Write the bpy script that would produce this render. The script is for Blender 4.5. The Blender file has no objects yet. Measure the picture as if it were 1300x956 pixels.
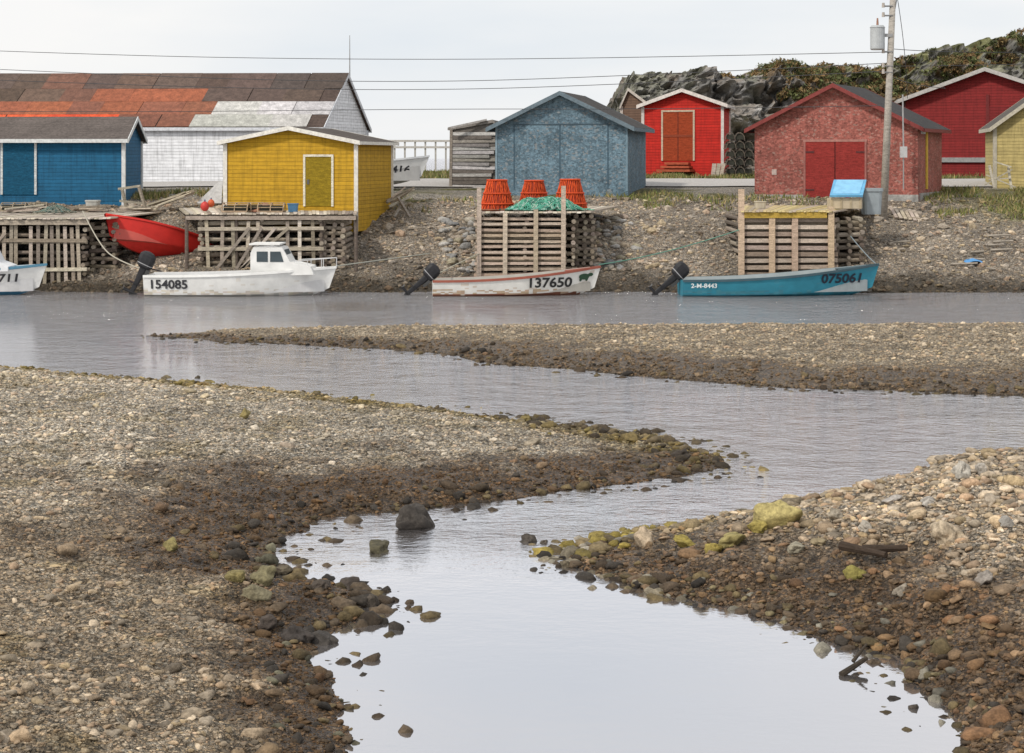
import bpy, bmesh, math, random
import numpy as np
from mathutils import Vector, Matrix, noise as mnoise
random.seed(7); RNG=np.random.default_rng(7)
F=2500.0; CH=4.5; HY=200.0
def X(px,Y): return (px-650.0)/F*Y
def Z(py,Y): return CH-(py-HY)/F*Y
def W(px,py,Y): return Vector((X(px,Y),Y,Z(py,Y)))
def G(px,py): 
    Y=CH*F/(py-HY); return (X(px,Y),Y)
col_root=bpy.context.scene.collection

# ---------------- numpy noise
def vnoise(x,y,seed=0):
    x=np.asarray(x,float); y=np.asarray(y,float)
    xi=np.floor(x).astype(np.int64); yi=np.floor(y).astype(np.int64)
    xf=x-xi; yf=y-yi
    def h(a,b):
        n=(a*374761393+b*668265263+seed*982451653)&0xFFFFFFFF
        n=((n^(n>>13))*1274126177)&0xFFFFFFFF
        n=n^(n>>16)
        return (n&0xFFFF)/65535.0
    u=xf*xf*(3-2*xf); v=yf*yf*(3-2*yf)
    return (h(xi,yi)*(1-u)+h(xi+1,yi)*u)*(1-v)+(h(xi,yi+1)*(1-u)+h(xi+1,yi+1)*u)*v
def fbm(x,y,o=4,seed=0):
    s=0;a=.5;t=0
    for i in range(o):
        s=s+a*vnoise(x*2**i,y*2**i,seed+i*17); t+=a; a*=.5
    return s/t
def sst(a,b,x):
    t=np.clip((x-a)/(b-a),0,1); return t*t*(3-2*t)

# ---------------- materials
class NT:
    def __init__(s,name):
        s.m=bpy.data.materials.new(name); s.m.use_nodes=True
        s.t=s.m.node_tree; s.b=s.t.nodes['Principled BSDF']
    def n(s,typ,**k):
        nd=s.t.nodes.new(typ)
        for a,v in k.items(): setattr(nd,a,v)
        return nd
    def l(s,a,b): s.t.links.new(a,b)
    def pos(s): 
        return s.n('ShaderNodeNewGeometry').outputs['Position']
    def noise(s,scale,vec=None,detail=4,rough=.55):
        nd=s.n('ShaderNodeTexNoise'); nd.inputs['Scale'].default_value=scale
        nd.inputs['Detail'].default_value=detail; nd.inputs['Roughness'].default_value=rough
        s.l(vec or s.pos(),nd.inputs['Vector']); return nd.outputs['Fac']
    def mapr(s,v,a,b,c,d):
        nd=s.n('ShaderNodeMapRange')
        for i,x in enumerate((a,b,c,d)): nd.inputs[i+1].default_value=x
        s.l(v,nd.inputs[0]); return nd.outputs[0]
    def math(s,op,a,b=None):
        nd=s.n('ShaderNodeMath',operation=op)
        for i,x in enumerate((a,b)):
            if x is None: continue
            if isinstance(x,(int,float)): nd.inputs[i].default_value=x
            else: s.l(x,nd.inputs[i])
        return nd.outputs[0]
    def scale(s,c,f):
        nd=s.n('ShaderNodeVectorMath',operation='SCALE'); s.l(c,nd.inputs[0]); s.l(f,nd.inputs['Scale']); return nd.outputs[0]
    def stretch(s,v):
        nd=s.n('ShaderNodeVectorMath',operation='MULTIPLY'); s.l(s.pos(),nd.inputs[0]); nd.inputs[1].default_value=v; return nd.outputs[0]
    def bump(s,h,strength,dist):
        nd=s.n('ShaderNodeBump'); nd.inputs['Strength'].default_value=strength; nd.inputs['Distance'].default_value=dist
        s.l(h,nd.inputs['Height']); s.l(nd.outputs[0],s.b.inputs['Normal']); return nd
    def attr(s):
        a=s.n('ShaderNodeAttribute'); a.attribute_name='Col'; return a

def m_generic(name,rough=.8,sc=6,lo=.8,hi=1.15,bump=.0,sc2=None,spec=.3):
    t=NT(name); a=t.attr().outputs['Color']
    f=t.mapr(t.noise(sc),.3,.7,lo,hi)
    if sc2: f=t.math('MULTIPLY',f,t.mapr(t.noise(sc2),.3,.7,.75,1.2))
    t.l(t.scale(a,f),t.b.inputs['Base Color']); t.b.inputs['Roughness'].default_value=rough
    t.b.inputs['Specular IOR Level'].default_value=spec
    if bump: t.bump(t.noise(sc*3),bump,.03)
    return t.m
def m_clap(name,pitch=.14):
    t=NT(name); a=t.attr().outputs['Color']
    sp=t.n('ShaderNodeSeparateXYZ'); t.l(t.pos(),sp.inputs[0])
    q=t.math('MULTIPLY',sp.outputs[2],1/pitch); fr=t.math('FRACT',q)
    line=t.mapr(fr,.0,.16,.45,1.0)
    fl=t.math('FLOOR',q)
    wn=t.n('ShaderNodeTexWhiteNoise',noise_dimensions='1D'); t.l(fl,wn.inputs['W'])
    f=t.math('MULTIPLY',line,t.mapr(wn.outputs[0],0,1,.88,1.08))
    f=t.math('MULTIPLY',f,t.mapr(t.noise(3,t.stretch((1,1,3))),.3,.7,.84,1.1))
    st=t.mapr(t.noise(2.2,t.stretch((4,4,.35)),6,.7),.46,.8,1.0,.55)
    f=t.math('MULTIPLY',f,st)
    t.l(t.scale(a,f),t.b.inputs['Base Color']); t.b.inputs['Roughness'].default_value=.75
    t.b.inputs['Specular IOR Level'].default_value=.25
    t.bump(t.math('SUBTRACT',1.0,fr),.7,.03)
    return t.m
def m_osb(name):
    t=NT(name); a=t.attr().outputs['Color']
    v=t.n('ShaderNodeTexVoronoi'); v.inputs['Scale'].default_value=11; v.inputs['Randomness'].default_value=1
    t.l(t.stretch((1,1,1.6)),v.inputs['Vector'])
    sp=t.n('ShaderNodeSeparateColor'); t.l(v.outputs['Color'],sp.inputs[0])
    f=t.mapr(sp.outputs[0],0,1,.66,1.3)
    f=t.math('MULTIPLY',f,t.mapr(t.noise(16,None,6,.75),.3,.7,.6,1.4))
    f=t.math('MULTIPLY',f,t.mapr(t.noise(1.2),.3,.7,.78,1.18))
    f=t.math('MULTIPLY',f,t.mapr(t.noise(2.0,t.stretch((3,3,.4)),6,.7),.46,.75,1.0,.68))
    fl=t.mapr(sp.outputs[1],.86,.93,0,.3)
    mx=t.n('ShaderNodeMix',data_type='RGBA'); t.l(fl,mx.inputs[0]); t.l(t.scale(a,f),mx.inputs[6]); mx.inputs[7].default_value=(.45,.38,.32,1)
    t.l(mx.outputs[2],t.b.inputs['Base Color']); t.b.inputs['Roughness'].default_value=.8
    t.b.inputs['Specular IOR Level'].default_value=.25
    t.bump(sp.outputs[0],.3,.01)
    return t.m
def m_wood(name):
    t=NT(name); a=t.attr().outputs['Color']
    f=t.mapr(t.noise(5,t.stretch((1,1,4)),6,.7),.3,.7,.6,1.3)
    f=t.math('MULTIPLY',f,t.mapr(t.noise(25),.3,.7,.8,1.15))
    t.l(t.scale(a,f),t.b.inputs['Base Color']); t.b.inputs['Roughness'].default_value=.85
    t.b.inputs['Specular IOR Level'].default_value=.2
    t.bump(t.noise(30),.4,.01)
    return t.m
def m_roof(name):
    t=NT(name); a=t.attr().outputs['Color']
    sp=t.n('ShaderNodeSeparateXYZ'); t.l(t.pos(),sp.inputs[0])
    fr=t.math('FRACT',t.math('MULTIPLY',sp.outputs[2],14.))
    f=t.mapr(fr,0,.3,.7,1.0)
    f=t.math('MULTIPLY',f,t.mapr(t.noise(9,None,5,.7),.3,.7,.6,1.35))
    f=t.math('MULTIPLY',f,t.mapr(t.noise(1.3),.3,.7,.8,1.15))
    t.l(t.scale(a,f),t.b.inputs['Base Color']); t.b.inputs['Roughness'].default_value=.9
    t.b.inputs['Specular IOR Level'].default_value=.2
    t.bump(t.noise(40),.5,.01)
    return t.m
def m_gravel(name):
    t=NT(name); A=t.attr(); a=A.outputs['Color']
    def vor(sc):
        v=t.n('ShaderNodeTexVoronoi'); v.inputs['Scale'].default_value=sc; t.l(t.pos(),v.inputs['Vector']); return v
    v1=vor(8); v2=vor(24); v3=vor(60)
    s1=t.n('ShaderNodeSeparateColor'); t.l(v1.outputs['Color'],s1.inputs[0])
    s2=t.n('ShaderNodeSeparateColor'); t.l(v2.outputs['Color'],s2.inputs[0])
    s3=t.n('ShaderNodeSeparateColor'); t.l(v3.outputs['Color'],s3.inputs[0])
    f=t.mapr(s1.outputs[0],0,1,.72,1.28)
    f=t.math('MULTIPLY',f,t.mapr(s2.outputs[1],0,1,.45,1.6))
    f=t.math('MULTIPLY',f,t.mapr(s3.outputs[2],0,1,.55,1.45))
    f=t.math('MULTIPLY',f,t.mapr(v2.outputs['Distance'],.25,.7,1.1,.5))
    c=t.scale(a,f)
    mx=t.n('ShaderNodeMix',data_type='RGBA'); mx.blend_type='MULTIPLY'; mx.inputs[0].default_value=1
    tint=t.n('ShaderNodeMix',data_type='RGBA'); t.l(s2.outputs[0],tint.inputs[0]); tint.inputs[6].default_value=(1.12,.99,.82,1); tint.inputs[7].default_value=(.94,1.0,1.06,1)
    t.l(c,mx.inputs[6]); t.l(tint.outputs[2],mx.inputs[7])
    t.l(mx.outputs[2],t.b.inputs['Base Color'])
    t.l(t.mapr(A.outputs['Alpha'],0,1,.9,.42),t.b.inputs['Roughness'])
    t.b.inputs['Specular IOR Level'].default_value=.25
    h=t.math('ADD',t.math('MULTIPLY',v2.outputs['Distance'],-1.0),t.math('MULTIPLY',v1.outputs['Distance'],-.6))
    h=t.math('ADD',h,t.math('MULTIPLY',v3.outputs['Distance'],-.5))
    t.bump(h,1.0,.05)
    return t.m
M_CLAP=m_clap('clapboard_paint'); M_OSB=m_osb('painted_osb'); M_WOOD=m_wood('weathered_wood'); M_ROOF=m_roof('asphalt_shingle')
M_PAINT=m_generic('painted_surface',.5,5,.85,1.08,0,None,.4); M_TRIM=m_generic('trim_paint',.7,8,.74,1.08)
M_METAL=m_generic('aged_sheet',.7,4,.7,1.2,.2,14); M_STONE=m_generic('stone',.85,14,.62,1.32,.5,45); M_GRASS=m_generic('grass_blades',.8,3,.7,1.3)
M_GRAVEL=m_gravel('gravel'); M_ROCK=m_generic('cliff_rock',.9,.9,.4,1.5,.9,3.5)
M_HULL=m_generic('boat_paint',.6,3,.86,1.05,0,None,.3)

# ---------------- mesh builder
class MB:
    def __init__(s): s.v=[];s.f=[];s.c=[];s.M=Matrix.Identity(4)
    def add(s,vs,fs,col):
        o=len(s.v)
        for p in vs: s.v.append(tuple(s.M@Vector(p)))
        for f in fs: s.f.append(tuple(o+i for i in f)); s.c.append(col)
    def hexa(s,p,col):
        s.add(p,[(3,2,1,0),(4,5,6,7),(0,1,5,4),(1,2,6,5),(2,3,7,6),(3,0,4,7)],col)
    def box(s,c,sz,col,rz=0):
        x,y,z=[a/2 for a in sz]; R=Matrix.Translation(Vector(c))@Matrix.Rotation(rz,4,'Z')
        s.hexa([R@Vector(q) for q in [(-x,-y,-z),(x,-y,-z),(x,y,-z),(-x,y,-z),(-x,-y,z),(x,-y,z),(x,y,z),(-x,y,z)]],col)
    def beam(s,a,b,w,h,col):
        a=Vector(a);b=Vector(b);d=(b-a).normalized()
        up=Vector((0,0,1)) if abs(d.z)<.95 else Vector((0,1,0))
        r=d.cross(up).normalized()*w/2; u=r.cross(d).normalized()*h/2
        s.hexa([a-r-u,a+r-u,a+r+u,a-r+u,b-r-u,b+r-u,b+r+u,b-r+u],col)
    def cyl(s,a,b,r0,r1,col,n=8,cap=True):
        a=Vector(a);b=Vector(b);d=(b-a).normalized()
        up=Vector((0,0,1)) if abs(d.z)<.95 else Vector((0,1,0))
        r=d.cross(up).normalized(); u=r.cross(d).normalized(); vs=[];fs=[]
        for i in range(n):
            t=2*math.pi*i/n; e=r*math.cos(t)+u*math.sin(t); vs+= [a+e*r0,b+e*r1]
        for i in range(n):
            j=(i+1)%n; fs.append((2*i,2*j,2*j+1,2*i+1))
        if cap: fs.append(tuple(2*i for i in range(n))[::-1]); fs.append(tuple(2*i+1 for i in range(n)))
        s.add(vs,fs,col)
    def loft(s,rings,col,closed=True,caps=True,colf=None):
        n=len(rings[0])
        for k in range(len(rings)-1):
            for i in range(n if closed else n-1):
                j=(i+1)%n
                s.add([rings[k][i],rings[k][j],rings[k+1][j],rings[k+1][i]],[(0,1,2,3)],colf(k,i) if colf else col)
        if caps and closed:
            s.add(rings[0],[tuple(range(n))[::-1]],col); s.add(rings[-1],[tuple(range(n))],col)
    def build(s,name,mat,parent=None,smooth=False,merge=False):
        me=bpy.data.meshes.new(name); me.from_pydata(s.v,[],s.f)
        ca=me.attributes.new('Col','FLOAT_COLOR','CORNER')
        arr=np.repeat(np.array([(c[0],c[1],c[2],1) for c in s.c],dtype=np.float32),[len(f) for f in s.f],axis=0)
        ca.data.foreach_set('color',arr.ravel())
        if merge:
            bm=bmesh.new(); bm.from_mesh(me); bmesh.ops.remove_doubles(bm,verts=bm.verts,dist=1e-4); bmesh.ops.recalc_face_normals(bm,faces=bm.faces); bm.to_mesh(me); bm.free()
        if smooth: me.polygons.foreach_set('use_smooth',[True]*len(me.polygons))
        me.materials.append(mat); me.update()
        ob=bpy.data.objects.new(name,me); col_root.objects.link(ob)
        if parent: ob.parent=parent
        return ob
def empty(name):
    e=bpy.data.objects.new(name,None); e.empty_display_size=.3; col_root.objects.link(e); return e
def jit(c,a=.15):
    k=1+random.uniform(-a,a); return (c[0]*k,c[1]*k*random.uniform(.97,1.03),c[2]*k*random.uniform(.94,1.06))
def npmesh(name,V,Fc,C,mat,smooth=False):
    me=bpy.data.meshes.new(name); nf,k=Fc.shape
    me.vertices.add(len(V)); me.vertices.foreach_set('co',V.astype(np.float32).ravel())
    me.loops.add(nf*k); me.loops.foreach_set('vertex_index',Fc.astype(np.int32).ravel())
    me.polygons.add(nf); me.polygons.foreach_set('loop_start',np.arange(0,nf*k,k,dtype=np.int32))
    me.polygons.foreach_set('loop_total',np.full(nf,k,dtype=np.int32))
    me.update(calc_edges=True)
    me.polygons.foreach_set('use_smooth',np.full(nf,smooth))
    ca=me.attributes.new('Col','FLOAT_COLOR','POINT')
    if C.shape[1]==3: C=np.concatenate([C,np.ones((len(C),1))],1)
    ca.data.foreach_set('color',C.astype(np.float32).ravel())
    me.materials.append(mat); me.validate()
    ob=bpy.data.objects.new(name,me); col_root.objects.link(ob); return ob

# ---------------- terrain
def poly(l): return np.array([G(*p) for p in l])
L_up=[(0,466),(150,480),(300,491),(500,513),(620,528),(700,538),(800,551),(850,560),(885,572),(925,597)]
L_lo=[(925,597),(860,607),(800,613),(650,632),(560,646),(450,655),(395,664),(352,690),(345,712),(368,738),(430,748),(482,764),(475,785),(432,800),(398,815),(392,838),(412,867),(430,910),(450,956)]
lu=np.vstack([[(-60,46)],poly(L_up)]); ll=np.vstack([poly(L_lo),[(-.9,11),(-.5,3)]])
R_up=[(1300,642),(1150,642),(1060,656),(1000,664),(920,672),(850,676),(790,682),(745,690),(712,705)]
R_lo=[(712,705),(730,722),(770,736),(860,757),(930,771),(1000,790),(1060,815),(1110,835),(1160,867),(1250,956)]
ru=np.vstack([[(60,27)],poly(R_up)]); rl=np.vstack([poly(R_lo),[(3.4,10),(3.2,3)]])
B_up=[(1300,414),(900,415),(500,417),(300,419),(185,427)]
B_lo=[(185,427),(300,435),(400,439),(500,445),(570,451),(620,461),(750,472),(850,481),(1000,492),(1150,498),(1300,502)]
bu=np.vstack([[(60,52)],poly(B_up)]); bl=np.vstack([poly(B_lo),[(60,36)]])
def dline(P,L):
    d=np.full(len(P),1e9)
    for a,b in zip(L[:-1],L[1:]):
        ab=b-a; t=np.clip(((P-a)@ab)/(ab@ab),0,1)
        q=P-(a+t[:,None]*ab); d=np.minimum(d,np.hypot(q[:,0],q[:,1]))
    return d
def inside(P,poly):
    c=np.zeros(len(P),bool); n=len(poly)
    for i in range(n):
        a=poly[i]; b=poly[(i+1)%n]
        if a[1]==b[1]: continue
        m=((a[1]>P[:,1])!=(b[1]>P[:,1]))&(P[:,0]<(b[0]-a[0])*(P[:,1]-a[1])/(b[1]-a[1])+a[0]); c^=m
    return c
def land(P,up,lo,extra):
    Q=P+np.stack([fbm(P[:,0]*1.3,P[:,1]*1.3,4,5)-.5,fbm(P[:,0]*1.3,P[:,1]*1.3,4,9)-.5],1)*.7
    pl=np.vstack([up,lo[1:],extra])
    ins=inside(Q,pl); du=dline(Q,up); dl=dline(Q,lo)
    return ins,du,dl
S_PROF=([-30,0,1.2,4,8,11.5,16,24,40,62,80,100],[-2.5,0,.5,1.35,2.35,2.9,3.15,3.45,3.65,3.65,1.5,-3])
def ground(x,y,color=True):
    x=np.asarray(x,float); y=np.asarray(y,float); P=np.stack([x,y],1); n=len(x)
    ys=65.8+(fbm(x*.25,x*0+3,3,2)-.5)*1.2
    s=y-ys
    h=np.interp(s,*S_PROF); h=np.where(y>300,-3,h)
    h=h+np.where((s>0)&(s<60),(fbm(x*.5,y*.5,4,11)-.5)*.4*sst(0,3,s)*(1-.85*sst(12,16,s)),0)
    nz=fbm(x*.8,y*.8,4,21); nf=fbm(x*3,y*3,3,31); nb=fbm(x*.3,y*.3,3,77)
    c=np.zeros((n,4)); 
    gravel=np.array([.32,.28,.235]); dark=np.array([.085,.07,.052]); grass=np.array([.155,.15,.055])
    w=sst(1.9,.3,s+nz*1.2-.6)
    cc=gravel[None]*(.5+1.0*nz[:,None]); 
    pad=sst(11,13.5,s)[:,None]; cc=cc*(1-pad)+np.array([.35,.325,.29])*(.8+.35*nf[:,None])*pad
    cc=cc*(1-w[:,None])+dark*w[:,None]
    gm=sst(10,13,s+(nz-.5)*8)*sst(.5,.66,nb)*(s<17)
    gm=np.maximum(gm,sst(6,9,s+(nz-.5)*6)*sst(16.5,19,x)*sst(18,16,s)*.7)
    gm=np.maximum(gm,sst(26,28,s))
    cc=cc*(1-gm[:,None])+(grass*(.6+.8*nf[:,None]))*gm[:,None]
    c[:,:3]=cc; c[:,3]=w*.6
    near=y<60
    idx=np.where(near)[0]
    if len(idx):
        Pn=P[idx]; hn=np.full(len(idx),-1.5); cn=np.tile(dark,(len(idx),1)); an=np.full(len(idx),.6); z=nz[idx]; f=nf[idx]; b=nb[idx]
        f2=fbm(Pn[:,0]*9,Pn[:,1]*9,2,66); m2=fbm(Pn[:,0]*1.1,Pn[:,1]*1.1,5,88)
        ins,du,dl=land(Pn,lu,ll,[(-60,3)])
        mn=sst(0,.5,np.minimum(dl,du))
        hh=.5*(1-np.exp(-dl/1.5))*(1-np.exp(-du/4.5))*(1+.6*(z-.5))+ ((f-.5)*.10+(f2-.5)*.06)*mn+.01
        wid=np.interp(Pn[:,1],[15,18,20,22,25,28,33],[.7,.9,1.4,1.9,2.6,2.4,1.5])*(.1+1.8*m2)
        wm=sst(1.6,.45,dl/wid+(f-.5)*.5)
        dry=np.array([.43,.385,.32])[None]*(.6+.7*z[:,None]); dry2=np.array([.29,.24,.18])[None]*(.5+.95*f[:,None])
        k=sst(28,20,Pn[:,1]+(z-.5)*9)[:,None]; base=dry*(1-k)+dry2*k
        ol=(sst(2.0,.4,du+(f-.5)*1.6)*.8+sst(.56,.68,fbm(Pn[:,0]*1.1,Pn[:,1]*1.1,4,55))*.35)[:,None]; ol=np.clip(ol,0,1)
        base=base*(1-ol)+np.array([.19,.145,.055])*(.4+1.2*f[:,None])*ol
        wc=np.array([.10,.064,.035])*(.4+1.3*f[:,None])
        base=base*(1-wm[:,None])+wc*wm[:,None]
        hn=np.where(ins,hh,np.maximum(hn,-.02-.12*np.minimum(du,dl))); cn=np.where(ins[:,None],base,cn); an=np.where(ins,wm,an)
        ins,du,dl=land(Pn,ru,rl,[(60,3)])
        A=np.clip(.26+.16*(Pn[:,0]-.5),.2,2.2); mn=sst(0,.5,np.minimum(dl,du))
        hh=A*(1-np.exp(-dl/1.6))*(1-np.exp(-du/.8))*(1+.4*(z-.5))+((f-.5)*.12+(f2-.5)*.05)*mn+.01
        wm=sst(1.35,.5,dl/(.5+1.8*m2*sst(0,4,Pn[:,0])+.4))
        base=np.array([.32,.275,.22])[None]*(.6+.8*z[:,None])
        ol=np.clip(sst(1.3,.2,du+(f-.5))*.8*sst(4.5,2.5,Pn[:,0]),0,1)[:,None]
        base=base*(1-ol)+np.array([.22,.175,.06])*ol
        base=base*(1-wm[:,None])+np.array([.11,.076,.048])*(.5+1.1*f[:,None])*wm[:,None]
        hn=np.where(ins,hh,np.maximum(hn,-.02-.12*np.minimum(du,dl))); cn=np.where(ins[:,None],base,cn); an=np.where(ins,wm,an)
        ins,du,dl=land(Pn,bu,bl,[(60,44)])
        hh=.3*(1-np.exp(-dl/1.6))*(1-np.exp(-du/1.8))*(.6+.8*z)+(f-.5)*.05+.02
        wm=sst(1.2,.5,dl/(.7+3.6*m2*sst(-5,3,Pn[:,0])+.3))
        base=np.array([.32,.27,.205])[None]*(.55+.9*f[:,None])
        base=base*(1-wm[:,None]*.85)+np.array([.105,.07,.04])*wm[:,None]*.85
        hn=np.where(ins,hh,np.maximum(hn,-.02-.12*np.minimum(du,dl))); cn=np.where(ins[:,None],base,cn); an=np.where(ins,wm,an)
        h[idx]=np.maximum(hn,np.where(hn>0,hn,-1.5)); c[idx,:3]=cn; c[idx,3]=an
    return h,c
def gh(x,y): return float(ground([x],[y])[0][0])
def hit(px,py):
    Ys=np.linspace(13,110,3000); xs=(px-650)/F*Ys; zs=CH-(py-HY)/F*Ys; h,_=ground(xs,Ys); h=np.maximum(h,-.02)
    k=np.argmax(h>=zs); return Vector((xs[k],Ys[k],h[k]))

tt=np.concatenate([-np.geomspace(3,.42,24)[:-1],np.linspace(-.4,.4,560),np.geomspace(.42,3,24)[1:]])
yy=np.concatenate([np.geomspace(5,13,60)[:-1],np.geomspace(13,110,1150),np.geomspace(112,400,60)[0:],[800,1600,3500]])
TX,TY=np.meshgrid(tt,yy); gx=(TX*(TY+2)).ravel(); gy=TY.ravel()
h,c=ground(gx,gy)
nr,nc=len(yy),len(tt); I=np.arange(nr*nc).reshape(nr,nc)
Fq=np.stack([I[:-1,:-1],I[:-1,1:],I[1:,1:],I[1:,:-1]],-1).reshape(-1,4)
npmesh('ground',np.stack([gx,gy,h],1),Fq,c,M_GRAVEL,True)

# road
mb=MB(); xs=np.linspace(-22,60,160)
for i in range(len(xs)-1):
    row=[]
    for xx in (xs[i],xs[i+1]):
        row.append([(xx,yc,gh(xx,yc)+.05) for yc in (83.8+.3*math.sin(xx*.3),86,88.5,91.3+.4*math.sin(xx*.23))])
    for k in range(3): mb.add([row[0][k],row[1][k],row[1][k+1],row[0][k+1]],[(0,1,2,3)],(.42,.40,.38))
mb.build('gravel_road',m_generic('road_surface',.95,8,.8,1.12,.3,30))

# water
t=NT('water_surface'); nt=t.t
for nd in list(nt.nodes):
    if nd.type!='OUTPUT_MATERIAL': nt.nodes.remove(nd)
out=[n for n in nt.nodes if n.type=='OUTPUT_MATERIAL'][0]
sep=t.n('ShaderNodeSeparateXYZ'); t.l(t.pos(),sep.inputs[0])
n1=t.noise(1.6,t.stretch((.9,.8,1)),6,.62); n2=t.noise(7,t.stretch((.7,1.2,1)),4,.6)
hgt=t.math('ADD',t.math('MULTIPLY',n1,.8),t.math('MULTIPLY',n2,.3))
bp=t.n('ShaderNodeBump'); bp.inputs['Distance'].default_value=.3
patch=t.mapr(t.noise(.22,t.stretch((.5,1.5,1)),4,.55),.35,.65,.45,1.4)
rip=t.mapr(sep.outputs[1],20,30,.02,.5); rip2=t.mapr(sep.outputs[1],50,54,0,.6)
t.l(t.math('MULTIPLY',patch,t.math('ADD',rip,rip2)),bp.inputs['Strength']); t.l(hgt,bp.inputs['Height'])
fr=t.n('ShaderNodeFresnel'); fr.inputs[0].default_value=1.33; t.l(bp.outputs[0],fr.inputs['Normal'])
df=t.n('ShaderNodeBsdfDiffuse'); df.inputs[0].default_value=(.14,.135,.135,1)
gl=t.n('ShaderNodeBsdfGlossy'); gl.inputs['Roughness'].default_value=.03; gl.inputs[0].default_value=(.98,.965,.985,1); t.l(bp.outputs[0],gl.inputs['Normal'])
mx=t.n('ShaderNodeMixShader'); fac=t.math('MINIMUM',t.math('ADD',t.math('MULTIPLY',fr.outputs[0],.95),t.math('SUBTRACT',t.mapr(sep.outputs[1],20,44,.54,.44),t.mapr(sep.outputs[1],48,54,0,.15))),1.0)
t.l(fac,mx.inputs[0]); t.l(df.outputs[0],mx.inputs[1]); t.l(gl.outputs[0],mx.inputs[2]); t.l(mx.outputs[0],out.inputs[0])
me=bpy.data.meshes.new('water'); me.from_pydata([(-6000,-200,0),(6000,-200,0),(6000,9000,0),(-6000,9000,0)],[],[(0,1,2,3)]); me.materials.append(t.m)
col_root.objects.link(bpy.data.objects.new('water',me))

# ---------------- stones
def proto(sub,k=14,amp=.22):
    bm=bmesh.new(); bmesh.ops.create_icosphere(bm,subdivisions=sub,radius=1)
    V=np.array([v.co[:] for v in bm.verts]); Fc=np.array([[v.index for v in f.verts] for f in bm.faces]); bm.free()
    out=[]
    for i in range(k):
        o=Vector(RNG.uniform(-50,50,3)); 
        d=np.array([1+amp*2.2*(mnoise.noise(Vector(v)*1.1+o))+amp*.9*mnoise.noise(Vector(v)*2.6+o) for v in V])
        W_=V*d[:,None]
        for _ in range(4):
            nn=RNG.normal(0,1,3); nn/=np.linalg.norm(nn); dd=W_@nn; lim=RNG.uniform(.55,.85); ex=np.maximum(dd-lim,0); W_=W_-np.outer(ex*.88,nn)
        out.append(W_)
    return np.array(out),Fc
def stones(name,P,r,C,sub,mat=None,smooth=True,amp=.24,flat=(.3,.65),sink=.3):
    pr,Fc=proto(sub,14,amp); n=len(P); k=pr.shape[1]
    V=pr[RNG.integers(0,len(pr),n)]
    sc=np.stack([np.ones(n),RNG.uniform(.55,.95,n),RNG.uniform(*flat,n)],1)*r[:,None]
    V=V*sc[:,None,:]
    a=RNG.uniform(0,6.283,n); b=RNG.uniform(-.4,.4,n)
    ca,sa,cb,sb=np.cos(a),np.sin(a),np.cos(b),np.sin(b)
    x,y,z=V[...,0],V[...,1],V[...,2]
    x,z=x*cb[:,None]-z*sb[:,None], x*sb[:,None]+z*cb[:,None]
    x,y=x*ca[:,None]-y*sa[:,None], x*sa[:,None]+y*ca[:,None]
    V=np.stack([x,y,z],-1)+P[:,None,:]; V[...,2]+= (sc[:,2]*(1-sink*2)*.6)[:,None]
    FF=(Fc[None]+ (np.arange(n)*k)[:,None,None]).reshape(-1,3)
    CC=np.repeat(C,k,axis=0)
    return npmesh(name,V.reshape(-1,3),FF,CC,mat or M_STONE,smooth)
PAL=np.array([[.38,.365,.34],[.28,.275,.265],[.43,.39,.32],[.34,.285,.225],[.2,.2,.2],[.5,.48,.45],[.35,.31,.22],[.38,.30,.24]])
def scatter(n,tr,yr,cond,rf,mixv=.55,wetdrop=0.,bias=None):
    yv=yr[0]*(yr[1]/yr[0])**(RNG.random(n)); tv=RNG.uniform(*tr,n); xv=tv*yv
    hh,cc=ground(xv,yv); m=(hh>-.02)&cond(xv,yv)&~((cc[:,3]>.5)&(RNG.random(n)<wetdrop))
    if bias: m&=(RNG.random(n)<np.clip((fbm(xv*1.2,yv*1.2,3,99)-.35)*4,.2,1))
    xv,yv,hh,cc=xv[m],yv[m],hh[m],cc[m]; r=rf(xv,yv,len(xv))
    pal=PAL[RNG.integers(0,len(PAL),len(xv))]
    lum=cc[:,:3]
    palw=lum*(pal/.33)*RNG.uniform(.5,1.6,(len(xv),1)); 
    C=lum*(1-mixv)*RNG.uniform(.8,1.4,(len(xv),1))+palw*mixv
    return np.stack([xv,yv,hh],1),r,C
isL=lambda x,y:(x<X(925,28)+.3)&(y<43)&((x<.5)|(y>24)); 
isR=lambda x,y:(x>.4)&(y<26.3)
P,r,C=scatter(80000,(-.36,.12),(13.5,42),isL,lambda x,y,n:np.clip(RNG.lognormal(-4.2,.5,n)*(y/24)**.8,.008,.09),.6,.25)
stones('pebbles',P,r,C,1,smooth=False)
P,r,C=scatter(8500,(-.36,.12),(13.5,40),isL,lambda x,y,n:np.clip(RNG.lognormal(-3.5,.5,n),.018,.13),.65,.2,True)
stones('cobbles',P,r,C*1.1,2)
P,r,C=scatter(42000,(.0,.4),(13.5,26.3),isR,lambda x,y,n:np.clip(RNG.lognormal(-3.95,.5,n),.01,.08),.7,.3)
stones('pebbles',P,r,C,1,smooth=False)
P,r,C=scatter(13500,(.0,.4),(14,26.3),isR,lambda x,y,n:np.clip(RNG.lognormal(-3.3,.52,n),.022,.24),.8,.7)
stones('cobbles',P,r,C*np.array([1.1,1.07,1.02]),2)
P,r,C=scatter(24000,(-.3,.4),(36,53),lambda x,y:y>36.5,lambda x,y,n:np.clip(RNG.lognormal(-3.3,.4,n),.02,.11))
stones('pebbles',P,r,C,1,smooth=False)
P,r,C=scatter(20000,(-.34,.36),(65.5,78),lambda x,y:y-65.8<11.5,lambda x,y,n:np.clip(RNG.lognormal(-2.85,.5,n),.03,.32),.75)
stones('cobbles',P,r,C,1,smooth=False)
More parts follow.
